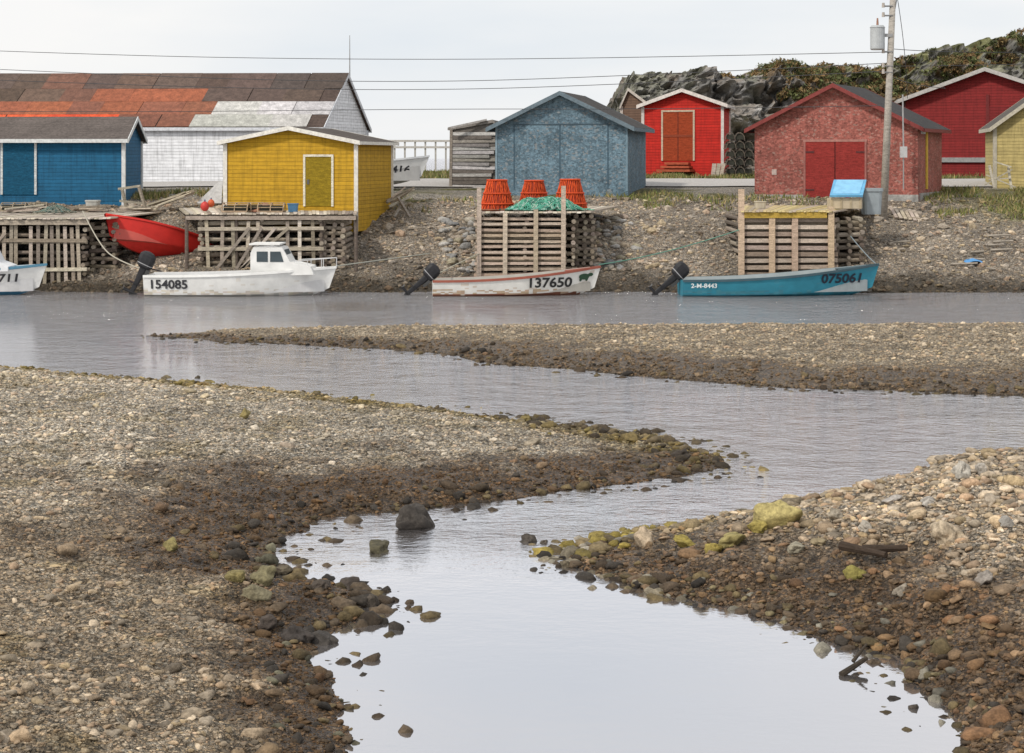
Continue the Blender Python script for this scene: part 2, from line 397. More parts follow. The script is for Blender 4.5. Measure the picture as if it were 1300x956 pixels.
def edge_rocks(line,n,rad,off,colr,name):
    seg=np.diff(line,axis=0); L=np.hypot(seg[:,0],seg[:,1]); cum=np.r_[0,np.cumsum(L)]
    s=RNG.uniform(0,cum[-1],n); i=np.clip(np.searchsorted(cum,s)-1,0,len(seg)-1)
    p=line[i]+seg[i]*((s-cum[i])/L[i])[:,None]+RNG.normal(0,off,(n,2))
    hh,cc=ground(p[:,0],p[:,1]); m=hh>-.1; p=p[m]; hh=np.maximum(hh[m],-.03)
    r=np.clip(RNG.lognormal(math.log(rad),.5,len(p)),.012,.15)
    C=np.array(colr)[RNG.integers(0,len(colr),len(p))]*RNG.uniform(.5,1.4,(len(p),1))
    stones(name,np.c_[p,hh],r,C,2,flat=(.35,.7))
DK=[[.06,.043,.028],[.09,.066,.043],[.12,.09,.045],[.042,.035,.028]]
edge_rocks(poly(L_lo)[:12],650,.038,.45,DK,'shore_rocks')
edge_rocks(poly(L_lo)[8:14],75,.07,.25,DK,'shore_rocks')
edge_rocks(poly(L_lo)[8:],300,.042,.3,DK+[[.13,.12,.08]],'shore_rocks')
edge_rocks(poly(R_lo),480,.038,.25,DK+[[.16,.13,.07],[.18,.165,.13]],'shore_rocks')
edge_rocks(poly(R_lo)[:4],110,.06,.2,DK+[[.2,.17,.12]],'shore_rocks')
edge_rocks(poly(R_up)[2:],360,.055,.25,[[.23,.18,.055],[.28,.25,.2],[.17,.13,.07],[.26,.2,.05]],'shore_rocks')
edge_rocks(poly(L_up)[:],420,.045,.6,[[.2,.155,.05],[.14,.11,.06],[.10,.08,.05]],'shore_rocks')
edge_rocks(poly(L_up)[4:],560,.048,.6,[[.055,.042,.028],[.08,.06,.035],[.16,.12,.05],[.11,.085,.05]],'shore_rocks')
edge_rocks(poly(B_lo),700,.045,.5,DK,'shore_rocks')
BL=[(820,690,22,(.42,.33,.23)),(985,668,32,(.38,.315,.13)),(1203,684,30,(.42,.34,.24)),(528,672,30,(.06,.052,.045)),(480,702,17,(.085,.075,.045)),
(334,740,20,(.19,.165,.09)),(326,760,19,(.2,.175,.11)),(376,812,22,(.05,.042,.037)),(408,820,19,(.055,.048,.042)),(440,748,18,(.065,.052,.043)),(408,745,14,(.075,.06,.048)),
(298,736,13,(.2,.165,.07)),(672,690,11,(.07,.06,.05)),(690,691,8,(.09,.075,.06)),(718,722,11,(.11,.09,.06)),(865,582,13,(.05,.04,.032)),(800,560,13,(.16,.12,.05)),
(1060,660,16,(.3,.26,.2)),(1220,605,15,(.40,.37,.32)),(1130,640,13,(.36,.33,.3)),(870,692,14,(.29,.23,.06)),(930,690,17,(.30,.25,.1)),(1085,735,17,(.22,.19,.055)),(1260,640,15,(.36,.3,.23)),
(217,698,13,(.21,.175,.07)),(355,730,12,(.11,.09,.06)),(338,800,15,(.07,.055,.045)),(470,770,13,(.09,.075,.06)),(960,675,15,(.30,.24,.07)),(906,700,13,(.28,.22,.06)),(1180,640,13,(.38,.35,.31)),(755,700,11,(.3,.27,.23)),(740,705,10,(.22,.2,.17)),(1010,700,14,(.3,.27,.2)),
(1280,670,13,(.3,.28,.25)),(1245,600,12,(.34,.31,.27)),(1100,672,12,(.4,.36,.3)),(1040,690,10,(.25,.2,.12)),(1145,752,11,(.22,.19,.15)),(1250,740,12,(.26,.23,.2)),(668,535,9,(.18,.14,.05)),(310,530,10,(.25,.2,.08))]
for (a,b,w,cl) in BL:
    q=hit(a,b); stones('boulder',np.array([q[:]]),np.array([w/F*q.y]),np.array([cl]),4,flat=(.5,.75),amp=.28,sink=.22)
def gp(a,b,dz=.0): return hit(a,b)+Vector((0,0,dz))
mb=MB()
for (a,b) in [((1068,708),(1125,718)),((1095,714),(1152,710))]:
    mb.cyl(gp(*a,.12),gp(*b,.1),.05,.03,(.05,.035,.025),8)
mb.build('driftwood',M_WOOD)
mb=MB(); A0=Vector((*G(1068,858),.01)); B0=Vector((*G(1100,850),.1)); mb.cyl(A0,B0,.03,.02,(.05,.04,.03)); mb.cyl(B0-Vector((.12,0,.03)),B0+Vector((.02,.1,.1)),.018,.01,(.05,.04,.03)); mb.build('driftwood',M_WOOD)

# ---------------- grass
def grass(name,boxes,cols,hrange=(.08,.26)):
    V=[];C=[];
    for (x0,x1,y0,y1,n) in boxes:
        x=RNG.uniform(x0,x1,n);y=RNG.uniform(y0,y1,n)
        k=fbm(x*.9,y*.9,3,91)>.5; x=x[k];y=y[k];n=len(x)
        h,_=ground(x,y); a=RNG.uniform(0,3.14,n); w=RNG.uniform(.015,.04,n); H=RNG.uniform(*hrange,n); l=RNG.normal(0,.09,(n,2))
        p0=np.stack([x-np.cos(a)*w,y-np.sin(a)*w,h-.02],1);p1=np.stack([x+np.cos(a)*w,y+np.sin(a)*w,h-.02],1);p2=np.stack([x+l[:,0],y+l[:,1],h+H],1)
        V.append(np.stack([p0,p1,p2],1).reshape(-1,3)); cc=np.array(cols)[RNG.integers(0,len(cols),n)]*RNG.uniform(.6,1.3,(n,1)); C.append(np.repeat(cc,3,0))
    V=np.concatenate(V);C=np.concatenate(C); npmesh(name,V,np.arange(len(V)).reshape(-1,3),C,M_GRASS)
grass('grass',[(16,27,73,82,12000),(3,14,75,79,2200),(3.5,14,92,104,14000),(15,40,92,104,12000),(-16,-9,77,81,3500),(-8,2,92,112,9000),(-5,0,74.5,78,900)],
 [(.18,.185,.055),(.30,.24,.10),(.13,.16,.04),(.36,.28,.14),(.15,.18,.05)])

# ---------------- buildings
def V2(p): return Vector((p[0],p[1]))
class Shed:
    def __init__(s,name,A,B,back,zb,ze,zp,wallmat,wc,rc,tc,over=.3,oe=.3,rt=.09,corner=True,peak=.5,ze2=None,roofmat=None):
        s.e=empty(name); A=V2(A);B=V2(B);bk=V2(back);D=A+bk;C=B+bk; s.A,s.B,s.C,s.D=A,B,C,D; s.zb=zb
        ze2=ze if ze2 is None else ze2
        mid=A.lerp(B,peak); mb=MB(); z0=zb-.6
        q=lambda p,z:(p.x,p.y,z)
        mb.add([q(A,z0),q(B,z0),q(B,ze2),q(mid,zp),q(A,ze)],[(0,1,2,3,4)],wc)
        mb.add([q(D,z0),q(C,z0),q(C,ze2),q(mid+bk,zp),q(D,ze)],[(4,3,2,1,0)],wc)
        mb.add([q(B,z0),q(C,z0),q(C,ze2),q(B,ze2)],[(0,1,2,3)],wc)
        mb.add([q(A,z0),q(D,z0),q(D,ze),q(A,ze)],[(3,2,1,0)],wc)
        mb.build('walls',wallmat,s.e)
        bu=bk.normalized(); rf=MB(); fs=MB(); s.slopes=[]
        for E,zE in ((A,ze),(B,ze2)):
            dv=Vector((E.x-mid.x,E.y-mid.y,zE-zp)); dn=dv.normalized(); ee=Vector((E.x,E.y,zE))+dn*oe; pk=Vector((mid.x,mid.y,zp))
            f=Vector((bu.x,bu.y,0)); a0=-over; a1=bk.length+over; up=Vector((0,0,.004)); tp=Vector((0,0,rt))
            pts=[pk+f*a0+up,ee+f*a0+up,ee+f*a1+up,pk+f*a1+up]
            rf.hexa(pts+[p+tp for p in pts],rc); s.slopes.append((pts[0]+tp,pts[3]+tp,pts[1]+tp,pts[2]+tp))
            for a in (a0,a1):
                sg=-1 if a==a0 else 1
                b0=pk+f*(a+sg*.003)+Vector((0,0,-.07)); b1=ee+f*(a+sg*.003)+Vector((0,0,-.07)); o=f*(sg*.03); hh=Vector((0,0,.085+rt))
                fs.hexa([b0,b1,b1+o,b0+o,b0+hh,b1+hh,b1+o+hh,b0+o+hh],tc)
            ou=Vector((dn.x,dn.y,0)).normalized(); b0=ee+f*a0+ou*.003; b1=ee+f*a1+ou*.003; o=ou*.025; lo=Vector((0,0,-.06)); hi=Vector((0,0,rt-.005))
            fs.hexa([b0+lo,b1+lo,b1+o+lo,b0+o+lo,b0+hi,b1+hi,b1+o+hi,b0+o+hi],tc)
        rf.build('roof',roofmat or M_ROOF,s.e); 
        if corner:
            for p,zz in ((A,ze),(B,ze2),(C,ze2)):
                fs.beam(q(p,z0),q(p,zz-.07),.14,.14,tc)
        fs.build('trim',M_TRIM,s.e)
    def pan(s,wall,px0,px1,py0,py1,th,col,name='panel',mat=None,frame=None,fw=.09):
        A,B={'f':(s.A,s.B),'r':(s.B,s.C),'l':(s.D,s.A)}[wall]; d=B-A
        def on(px):
            k=(px-650)/F; return (k*A.y-A.x)/(d.x-k*d.y)
        s0,s1=on(px0),on(px1); P0=A+d*s0;P1=A+d*s1; n=Vector((d.y,-d.x)).normalized(); Y=(P0.y+P1.y)/2
        z1,z0=Z(py0,Y),Z(py1,Y); mb=MB()
        def bx(P0,P1,z0,z1,o0,o1,c):
            q=[(P0+n*o1,z0),(P1+n*o1,z0),(P1+n*o0,z0),(P0+n*o0,z0)]
            q=[(p.x,p.y,z) for p,z in q]; mb.hexa(q+[(a,b,z1) for a,b,_ in q],c)
        bx(P0,P1,z0,z1,-.02,th,col)
        if frame:
            u=(P1-P0).normalized()
            bx(P0-u*fw,P0,z0,z1,-.02,th+.02,frame);bx(P1,P1+u*fw,z0,z1,-.02,th+.02,frame);bx(P0-u*fw,P1+u*fw,z1,z1+fw,-.02,th+.024,frame)
        return mb.build(name,mat or M_TRIM,s.e)
# long white building with patchwork roof
A=(X(408,88),88); B=(X(466,95),95)
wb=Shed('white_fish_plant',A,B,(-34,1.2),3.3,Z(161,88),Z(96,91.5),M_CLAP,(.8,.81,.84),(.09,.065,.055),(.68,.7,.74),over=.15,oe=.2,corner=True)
p00,p10,p01,p11=wb.slopes[0]
mb=MB(); L=34.3
rust=[(.20,.08,.05),(.25,.095,.055),(.16,.075,.05),(.32,.10,.05)]; brn=[(.11,.075,.06),(.08,.06,.05),(.14,.09,.065),(.10,.065,.05)]; red=[(.6,.075,.02),(.52,.06,.02),(.62,.10,.03)]; gry=[(.5,.49,.48),(.42,.41,.4),(.58,.56,.54)]
edges=[0.0]
while edges[-1]<L: edges.append(edges[-1]+random.uniform(1.4,2.4))
vb=[0,.3,.54,.78,1.0]
for i in range(len(edges)-1):
    a0,a1=edges[i]/L,min(edges[i+1],L)/L
    for j in range(4):
        m=edges[i]
        if j==0: cl=random.choice(brn+(rust[2:3] if m>8 else []))
        elif j==1: cl=random.choice(gry[1:2]+brn[:1]) if m<2.5 else random.choice(rust+brn[:1]) if m<9 else random.choice(brn+rust[2:3])
        elif m<4.2: cl=random.choice(gry)
        elif m<7.5: cl=random.choice(rust)
        elif j==2: cl=random.choice(rust) if m<10 else random.choice(red[1:2]+rust)
        else: cl=random.choice(red)
        sk=.022*(j%2)+random.uniform(-.001,.001)
        def pt(a,b): 
            l=p00.lerp(p10,min(a,1)); e=p01.lerp(p11,min(a,1)); return l.lerp(e,b)
        off=Vector((0,-.01,.012+.012*random.random()))
        q=[pt(a0+sk,vb[j])+off,pt(a1+sk,vb[j])+off,pt(a1+sk,vb[j+1]-.004)+off,pt(a0+sk,vb[j+1]-.004)+off]
        mb.hexa(q+[x+Vector((0,0,.015)) for x in q],jit(cl,.12))
mb.build('roof_sheets',M_METAL,wb.e)
# blue shed
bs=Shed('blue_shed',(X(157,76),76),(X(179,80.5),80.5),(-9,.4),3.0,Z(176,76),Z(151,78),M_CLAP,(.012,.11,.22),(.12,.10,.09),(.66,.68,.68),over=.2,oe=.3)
def wallpan(sh,P,Q,px0,px1,py0,py1,th,col,name,frame=None,mat=None):
    a,b=sh.A,sh.B; sh.A,sh.B=V2(P),V2(Q); o=sh.pan('f',px0,px1,py0,py1,th,col,name,mat,frame); sh.A,sh.B=a,b; return o
wallpan(bs,bs.D,bs.A,4,44,181,247,.04,(.01,.08,.15),'door',(.55,.57,.57),M_WOOD)
# yellow shed
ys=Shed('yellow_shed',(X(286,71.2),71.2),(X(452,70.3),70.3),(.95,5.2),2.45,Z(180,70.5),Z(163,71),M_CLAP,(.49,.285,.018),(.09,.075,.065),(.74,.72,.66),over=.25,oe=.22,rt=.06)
ys.pan('f',388,421,199,262,.03,(.25,.175,.014),'door',M_WOOD,(.68,.64,.52),.08)
ys.pan('f',390,393,228,234,.05,(.1,.1,.1),'latch')
# weathered shed
sx=Shed('weathered_shed',(X(572,84),84),(X(632,83.5),83.5),(.3,4),3.2,Z(163,84),Z(154,84),M_WOOD,(.16,.145,.13),(.15,.14,.13),(.25,.23,.21),over=.05,oe=.1,rt=.05,peak=.9,corner=False)
mb=MB(); 
for k in range(15):
    z0=3.2+k*.16
    a=V2(sx.A); b=V2(sx.B); 
    mb.beam((a.x,a.y-.03,z0+.07),(b.x-random.uniform(0,.4),b.y-.03,z0+.07+random.uniform(-.02,.02)),.03,.135,jit(random.choice([(.36,.34,.32),(.18,.16,.14),(.27,.25,.23),(.48,.46,.44)]),.2))
mb.beam((sx.A.x,sx.A.y-.07,3.1),(sx.A.x+.03,sx.A.y-.07,Z(163,84)),.12,.04,(.28,.24,.2))
mb.beam((X(572,83.5),83.5,Z(162,83.5)),(X(618,83.5),83.5,Z(152,83.5)),.1,.08,(.4,.38,.36))
mb.build('boards',M_WOOD,sx.e)
# blue-grey shed
gs=Shed('blue_grey_shed',(X(629,80),80),(X(797,78.8),78.8),(1.1,5.6),3.1,Z(160,79),Z(119,79.4),M_OSB,(.13,.20,.25),(.06,.055,.052),(.15,.2,.235),over=.35,oe=.35,rt=.09,corner=False)
for px in (652,710,771): gs.pan('f',px,px+1.5,158,240,.012,(.06,.11,.15),'seam')
gs.pan('f',652,772,157,158.5,.02,(.07,.11,.14),'door_rail'); gs.pan('f',629,631.5,160,243,.03,(.22,.31,.37),'corner_board'); gs.pan('f',794.5,797,160,243,.03,(.18,.27,.33),'corner_board')
# red shed
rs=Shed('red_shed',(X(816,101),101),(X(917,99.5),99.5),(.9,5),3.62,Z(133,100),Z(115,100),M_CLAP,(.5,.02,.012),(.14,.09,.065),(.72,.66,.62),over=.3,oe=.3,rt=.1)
rs.pan('f',842,880,142,204,.04,(.32,.055,.02),'door',M_WOOD,(.55,.44,.33),.09)
rs.pan('f',860.5,861.5,142,204,.05,(.12,.02,.01),'door_gap'); rs.pan('f',842,880,171,174,.06,(.26,.05,.02),'door_rail')
for k in range(3): rs.pan('f',846-k*3,876+k*3,206+k*4.5,209+k*4.5,.35+.3*k,(.4,.1,.05),'step',M_WOOD)
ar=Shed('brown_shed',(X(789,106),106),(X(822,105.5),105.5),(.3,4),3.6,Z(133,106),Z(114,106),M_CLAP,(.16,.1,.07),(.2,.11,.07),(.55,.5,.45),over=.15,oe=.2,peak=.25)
# OSB red shed
os_=Shed('red_osb_shed',(X(958,78.6),78.6),(X(1165,76),76),(2.0,4.9),3.05,Z(161,77),Z(109,77.3),M_OSB,(.31,.105,.085),(.05,.047,.047),(.22,.045,.04),over=.35,oe=.35,rt=.08,corner=False)
os_.pan('f',1023,1059.7,180,253,.04,(.27,.035,.03),'door_leaf',M_WOOD); os_.pan('f',1061,1098,180,253,.04,(.27,.035,.03),'door_leaf',M_WOOD); os_.pan('f',1059.7,1061,180,253,.02,(.05,.01,.01),'door_gap')
os_.pan('f',1020,1101,177,180,.055,(.38,.18,.15),'door_header'); os_.pan('f',1020.5,1023,180,253,.055,(.33,.13,.11),'door_jamb'); os_.pan('f',1098,1100.5,180,253,.055,(.33,.13,.11),'door_jamb')
for py in (192,240):
    for a,b in ((1023,1034),(1087,1098)): os_.pan('f',a,b,py,py+2,.06,(.1,.03,.03),'hinge')
os_.pan('f',957,1020,247,258,.05,(.36,.35,.33),'foundation',M_METAL); os_.pan('f',1101,1166,247,258,.05,(.36,.35,.33),'foundation',M_METAL); os_.pan('r',1167,1195,244,258,.05,(.36,.35,.33),'foundation',M_METAL)
os_.pan('f',980,986,215,222,.02,(.5,.4,.36),'patch'); os_.pan('r',1175,1177,165,240,.04,(.6,.38,.05),'yellow_pole')
os_.pan('r',1169,1174,160,170,.04,(.7,.7,.72),'vent')
# large red barn
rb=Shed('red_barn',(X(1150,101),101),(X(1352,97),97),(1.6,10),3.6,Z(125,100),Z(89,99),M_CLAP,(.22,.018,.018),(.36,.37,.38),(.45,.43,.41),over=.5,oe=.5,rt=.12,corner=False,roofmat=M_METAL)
rb.pan('f',1252,1256,120,200,.05,(.15,.02,.02),'door_track'); rb.pan('f',1195,1252,200,206,.12,(.3,.3,.3),'sill')
rb.pan('f',1256,1320,135,206,.04,(.18,.015,.016),'sliding_door',M_CLAP)
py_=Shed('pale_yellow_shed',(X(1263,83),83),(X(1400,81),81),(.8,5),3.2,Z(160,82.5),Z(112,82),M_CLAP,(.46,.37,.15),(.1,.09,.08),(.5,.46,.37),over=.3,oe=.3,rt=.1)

# ---------------- docks
LOG=[(.22,.18,.14),(.29,.24,.19),(.15,.12,.095),(.34,.29,.23)]; SL=[(.48,.41,.33),(.36,.31,.25),(.56,.5,.41),(.3,.25,.2)]
def deck(mb,pts,z,n,cols=SL):
    a,b,c_,d=[Vector((p[0],p[1])) for p in pts]
    for i in range(n):
        t0=i/n;t1=(i+.93)/n
        q=[a.lerp(b,t0),a.lerp(b,t1),d.lerp(c_,t1),d.lerp(c_,t0)]; dz=random.uniform(-.012,.012)
        mb.hexa([(p.x,p.y-(random.uniform(0,.12) if k<2 else 0),z-.05+dz) for k,p in enumerate(q)]+[(p.x,p.y,z+dz) for p in q],jit(random.choice(cols),.15))
def crib(mb,x0,x1,y0,y1,zb,zt,step=.24,slats=0,rails=0,r=.075,side=True,diag=0,front=True,cols=LOG):
    z=zb
    while z<zt-.1:
        if front:
            mb.cyl((x0-.12,y0+random.uniform(-.03,.03),z),(x1+random.uniform(.05,.2),y0+random.uniform(-.03,.03),z+random.uniform(-.05,.05)),r*random.uniform(.8,1.15),r*random.uniform(.75,1.1),jit(random.choice(cols)),7)
        mb.cyl((x0,y1,z),(x1,y1,z),r,r,jit(LOG[2]),6)
        if side:
            for xx in (x0,(x0+x1)/2,x1):
                mb.cyl((xx+random.uniform(-.04,.04),y0-.18,z+step*.5),(xx,y1,z+step*.5),r*random.uniform(.8,1.1),r,jit(random.choice(cols)),7)
        z+=step
    if slats:
        for i in range(slats):
            if random.random()<.08: continue
            xx=x0+(x1-x0)*(i+.5)/slats+random.uniform(-.04,.04)
            mb.beam((xx,y0-.16,zb-.1+random.uniform(0,.3)),(xx+random.uniform(-.09,.09),y0-.16,zt-random.uniform(0,.12)),.12,.04,jit(random.choice(SL),.25))
    for i in range(rails):
        zz=zb+(zt-zb)*(i+.5)/rails
        mb.beam((x0-.1,y0-.2,zz),(x1+.1,y0-.2,zz+random.uniform(-.08,.08)),.04,.12,jit(random.choice(SL),.2))
    for i in range(diag):
        xa=random.uniform(x0,x1-.8); mb.beam((xa,y0-.24,zb+.2),(xa+random.uniform(.8,1.8),y0-.24,zt-.3),.03,.1,jit(random.choice(SL),.2))
def ballast(e,x0,x1,y0,y1,zb,zt,seed=0):
    n=int(55*(x1-x0)*(zt-zb)); p=np.stack([RNG.uniform(x0+.1,x1-.1,n),RNG.uniform(y0,y0+.5,n),RNG.uniform(zb,zt,n)],1)
    p[:,1]+= (p[:,2]-zb)*.12
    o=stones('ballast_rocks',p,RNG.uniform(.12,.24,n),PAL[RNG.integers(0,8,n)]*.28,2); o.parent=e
e=empty('timber_wharf'); mb=MB()
x0,x1=X(-160,67),X(108,67)
crib(mb,x0,x1,67,72,.1,2.25,.3,30,2,diag=3); crib(mb,x1+.15,X(146,67.6),67.6,74,.0,2.2,.26,0,0)
crib(mb,X(-160,74),X(230,74),74,78,.9,2.3,.3)
mb.beam((x0,66.75,2.3),(x1+.2,66.75,2.3),.1,.16,(.4,.34,.27))
mb.build('crib_logs',M_WOOD,e)
mb=MB(); deck(mb,[(x0,66.7),(X(143,67),66.7),(X(236,78),78),(X(-160,67),78)],2.46,60,[(.46,.4,.33),(.38,.33,.28),(.52,.46,.38)]); mb.build('deck',M_WOOD,e)
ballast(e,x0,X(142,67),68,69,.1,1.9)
e=empty('timber_wharf'); mb=MB(); x0,x1=X(256,67.5),X(408,67.5)
crib(mb,x0,x1,67.5,71.5,.35,2.4,.27,9,3,diag=4); crib(mb,x1+.1,X(438,68),67.6,72,.5,2.45,.2,0,0,r=.085)
for px in (237,300,408,452): mb.cyl((X(px,67.4),67.4,.2),(X(px,67.4),67.4,2.5),.07,.06,(.15,.12,.1))
mb.beam((X(236,67.3),67.3,2.44),(X(452,67.3),67.3,2.44),.1,.14,(.36,.3,.25))
mb.build('crib_logs',M_WOOD,e)
mb=MB(); deck(mb,[(X(236,67.3),67.3),(X(453,67.3),67.3),(X(455,76),76),(X(225,76),76)],2.6,46); mb.build('deck',M_WOOD,e)
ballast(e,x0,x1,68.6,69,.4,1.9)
e=empty('timber_wharf'); mb=MB(); x0,x1=X(608,66.5),X(716,66.5)
for i in range(12): 
    zz=.35+i*.19; mb.beam((x0-.08-random.uniform(0,.1),66.42,zz),(x1+.08,66.42,zz+random.uniform(-.03,.03)),.04,.09,jit(random.choice([(.5,.4,.31),(.4,.31,.24),(.56,.47,.38)]),.2))
for px,tp in ((608,238),(641,270),(680,266),(715,236)):
    mb.beam((X(px,66.3),66.34,.1),(X(px+random.uniform(-1,1),66.3),66.34,Z(tp,66.3)),.15,.1,jit((.5,.41,.32)))
crib(mb,x0,x1+.3,66.6,72,.3,2.55,.24); crib(mb,x1+.45,X(752,67),67.2,72,.6,2.6,.2,r=.08)
mb.build('crib_logs',M_WOOD,e)
mb=MB(); deck(mb,[(x0-.1,66.35),(X(750,66.5),66.35),(X(786,74),74),(X(608,74),74)],2.68,24); mb.build('deck',M_WOOD,e)
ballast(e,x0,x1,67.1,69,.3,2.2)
n=300; px_=RNG.uniform(560,810,n); Yv=RNG.uniform(67.5,74,n); xv=(px_-650)/F*Yv; hv,_=ground(xv,Yv)
stones('rubble',np.stack([xv,Yv,hv],1),RNG.uniform(.1,.28,n),PAL[RNG.integers(0,8,n)]*.9,2)
e=empty('timber_wharf'); mb=MB(); x0,x1=X(943,67),X(1056,67)
for i in range(10):
    zz=.3+i*.23; mb.beam((x0-.1-random.uniform(0,.12),66.9,zz),(x1+.1+random.uniform(0,.1),66.9,zz+random.uniform(-.03,.03)),.12,.14,jit(random.choice([(.42,.34,.27),(.34,.27,.21),(.52,.43,.34)]),.15))
for px,tp in ((941,240),(980,268),(1009,268),(1055,262)):
    mb.beam((X(px,66.8),66.78,.1),(X(px,66.8),66.78,Z(tp,66.8)),.2,.12,jit((.5,.37,.27)))
mb.beam((X(945,66.7),66.72,2.55),(X(1050,66.7),66.72,2.55),.05,.2,(.45,.3,.06))
crib(mb,x0,x1,67.1,72,.2,2.5,.23,r=.08); crib(mb,x1+.25,X(1090,68),67.6,72,.3,2.5,.22,r=.08)
mb.build('crib_logs',M_WOOD,e)
mb=MB(); deck(mb,[(x0-.1,66.7),(X(1062,66.7),66.7),(X(1112,74),74),(X(945,74),74)],2.7,26,[(.45,.36,.2),(.4,.33,.25),(.5,.4,.2)]); mb.build('deck',M_WOOD,e)
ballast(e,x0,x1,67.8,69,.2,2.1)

# ---------------- boats
def hullpt(t,v,p,side=-1):
    L,Bm,s0,s1,k0,rake=p
    b=Bm*(.86+.14*math.sin(min(t/.45,1)*math.pi/2)) if t<.45 else Bm*(1-min((t-.45)/.55,1)**2.3)
    b=max(b,.025)
    s=s0+(s1-s0)*t**2.2; k=k0+(s*.25-k0)*max(0,(t-.6)/.4)**3
    ch=k+(s-k)*.32; bc=b*(.82-.22*max(0,(t-.5)/.5))
    if v<.3: u=v/.3; y=bc*u; z=k+(ch-k)*u**1.3
    else: u=(v-.3)/.7; y=bc+(b-bc)*u**.8; z=ch+(s-ch)*u
    x=(t-.5)*L+rake*max(0,t)**5*(z-k0)
    return Vector((x,side*y,z))
def boat(name,loc,rz,p,hc,top,low,inner=(.5,.5,.5),tilt=0,text=None,pitch=0,gun=None,wl=.05,rust=None):
    e=empty(name); e.matrix_world=Matrix.Translation(Vector(loc))@Matrix.Rotation(rz,4,'Z')@Matrix.Rotation(pitch,4,'Y')@Matrix.Rotation(tilt,4,'X')
    N=40; vs=[0,.1,.2,.3,.36,.42,.48,.54,.6,.66,.75,.88,.93,1.0]; mb=MB(); gun=gun or top
    for sd in (-1,1):
        for i in range(N):
            for j in range(len(vs)-1):
                zm=hullpt((i+.5)/N,(vs[j]+vs[j+1])/2,p,sd).z
                cl=low if zm<wl else (top if vs[j]>=.93 else hc)
                if rust and wl<=zm<wl+.14 and random.random()<.5: cl=jit(rust,.15)
                elif rust and random.random()<.04: cl=tuple((a+b)/2 for a,b in zip(rust,hc))
                mb.add([hullpt(i/N,vs[j],p,sd),hullpt((i+1)/N,vs[j],p,sd),hullpt((i+1)/N,vs[j+1],p,sd),hullpt(i/N,vs[j+1],p,sd)],[(0,1,2,3)],cl)
    for j in range(len(vs)-1):
        mb.add([hullpt(0,vs[j],p,-1),hullpt(0,vs[j],p,1),hullpt(0,vs[j+1],p,1),hullpt(0,vs[j+1],p,-1)],[(0,1,2,3)],hc)
    mb.build('hull',M_HULL,e)
    g=MB(); fl=.12
    for sd in (-1,1):
        for i in range(N):
            a=hullpt(i/N,1,p,sd);b=hullpt((i+1)/N,1,p,sd)
            def inn(q,d,dz): return Vector((q.x,math.copysign(max(abs(q.y)-d,0.003),q.y),q.z+dz))
            ao,bo=inn(a,-.025,-.05),inn(b,-.025,-.05); at,bt=inn(a,-.025,.025),inn(b,-.025,.025); ai,bi=inn(a,.07,.025),inn(b,.07,.025); af,bf=inn(a,.1,0),inn(b,.1,0)
            g.add([ao,bo,bt,at],[(0,1,2,3)],gun); g.add([at,bt,bi,ai],[(0,1,2,3)],gun)
            al=Vector((af.x,af.y*.85,fl)); bl_=Vector((bf.x,bf.y*.85,fl))
            if (i+1)/N<.97: g.add([ai,bi,bl_,al],[(0,1,2,3)],inner)
            if sd==1: g.add([al,bl_,Vector((bl_.x,-bl_.y,fl)),Vector((al.x,-al.y,fl))],[(0,1,2,3)],inner)
    for t_ in (.2,.45,.68):
        q=hullpt(t_,.8,p,1); g.box((q.x,0,q.z),(.25,abs(q.y)*1.85,.04),inner)
    a=hullpt(.82,1,p,-1);b=hullpt(.82,1,p,1);c_=hullpt(1,1,p,1); g.add([a,b,c_+Vector((0,0,.02))],[(0,1,2)],gun)
    g.build('gunwale_and_thwarts',M_HULL,e)
    L=p[0]
    for (s,t0,v0,size,tc) in (text or []):
        cu=bpy.data.curves.new('t','FONT'); cu.body=s; cu.size=size; cu.resolution_u=3
        cu.offset=.008*size/.3
        ob=bpy.data.objects.new('t',cu); col_root.objects.link(ob); bpy.context.view_layer.update()
        me=bpy.data.meshes.new_from_object(ob.evaluated_get(bpy.context.evaluated_depsgraph_get())); bpy.data.objects.remove(ob)
        bm=bmesh.new(); bm.from_mesh(me); bmesh.ops.triangulate(bm,faces=bm.faces); bmesh.ops.subdivide_edges(bm,edges=[x for x in bm.edges if x.calc_length()>.15],cuts=1); bm.to_mesh(me); bm.free()
        for vtx in me.vertices:
            tq=min(t0+vtx.co.x*1.08/L,.995)
            zt=hullpt(min(t0+.08,1),v0,p).z+vtx.co.y
            k=hullpt(tq,.3,p); k1=hullpt(tq,1,p); u=min(max((zt-k.z)/(k1.z-k.z),0),1)
            q=hullpt(tq,.3+.7*u,p); vtx.co=q+Vector((.008,-.024,0))
        ca=me.attributes.new('Col','FLOAT_COLOR','POINT'); ca.data.foreach_set('color',np.tile((*tc,1.),len(me.vertices)).astype(np.float32))
        me.materials.clear(); me.materials.append(M_PAINT); o=bpy.data.objects.new('registration_number',me); col_root.objects.link(o); o.parent=e
    return e
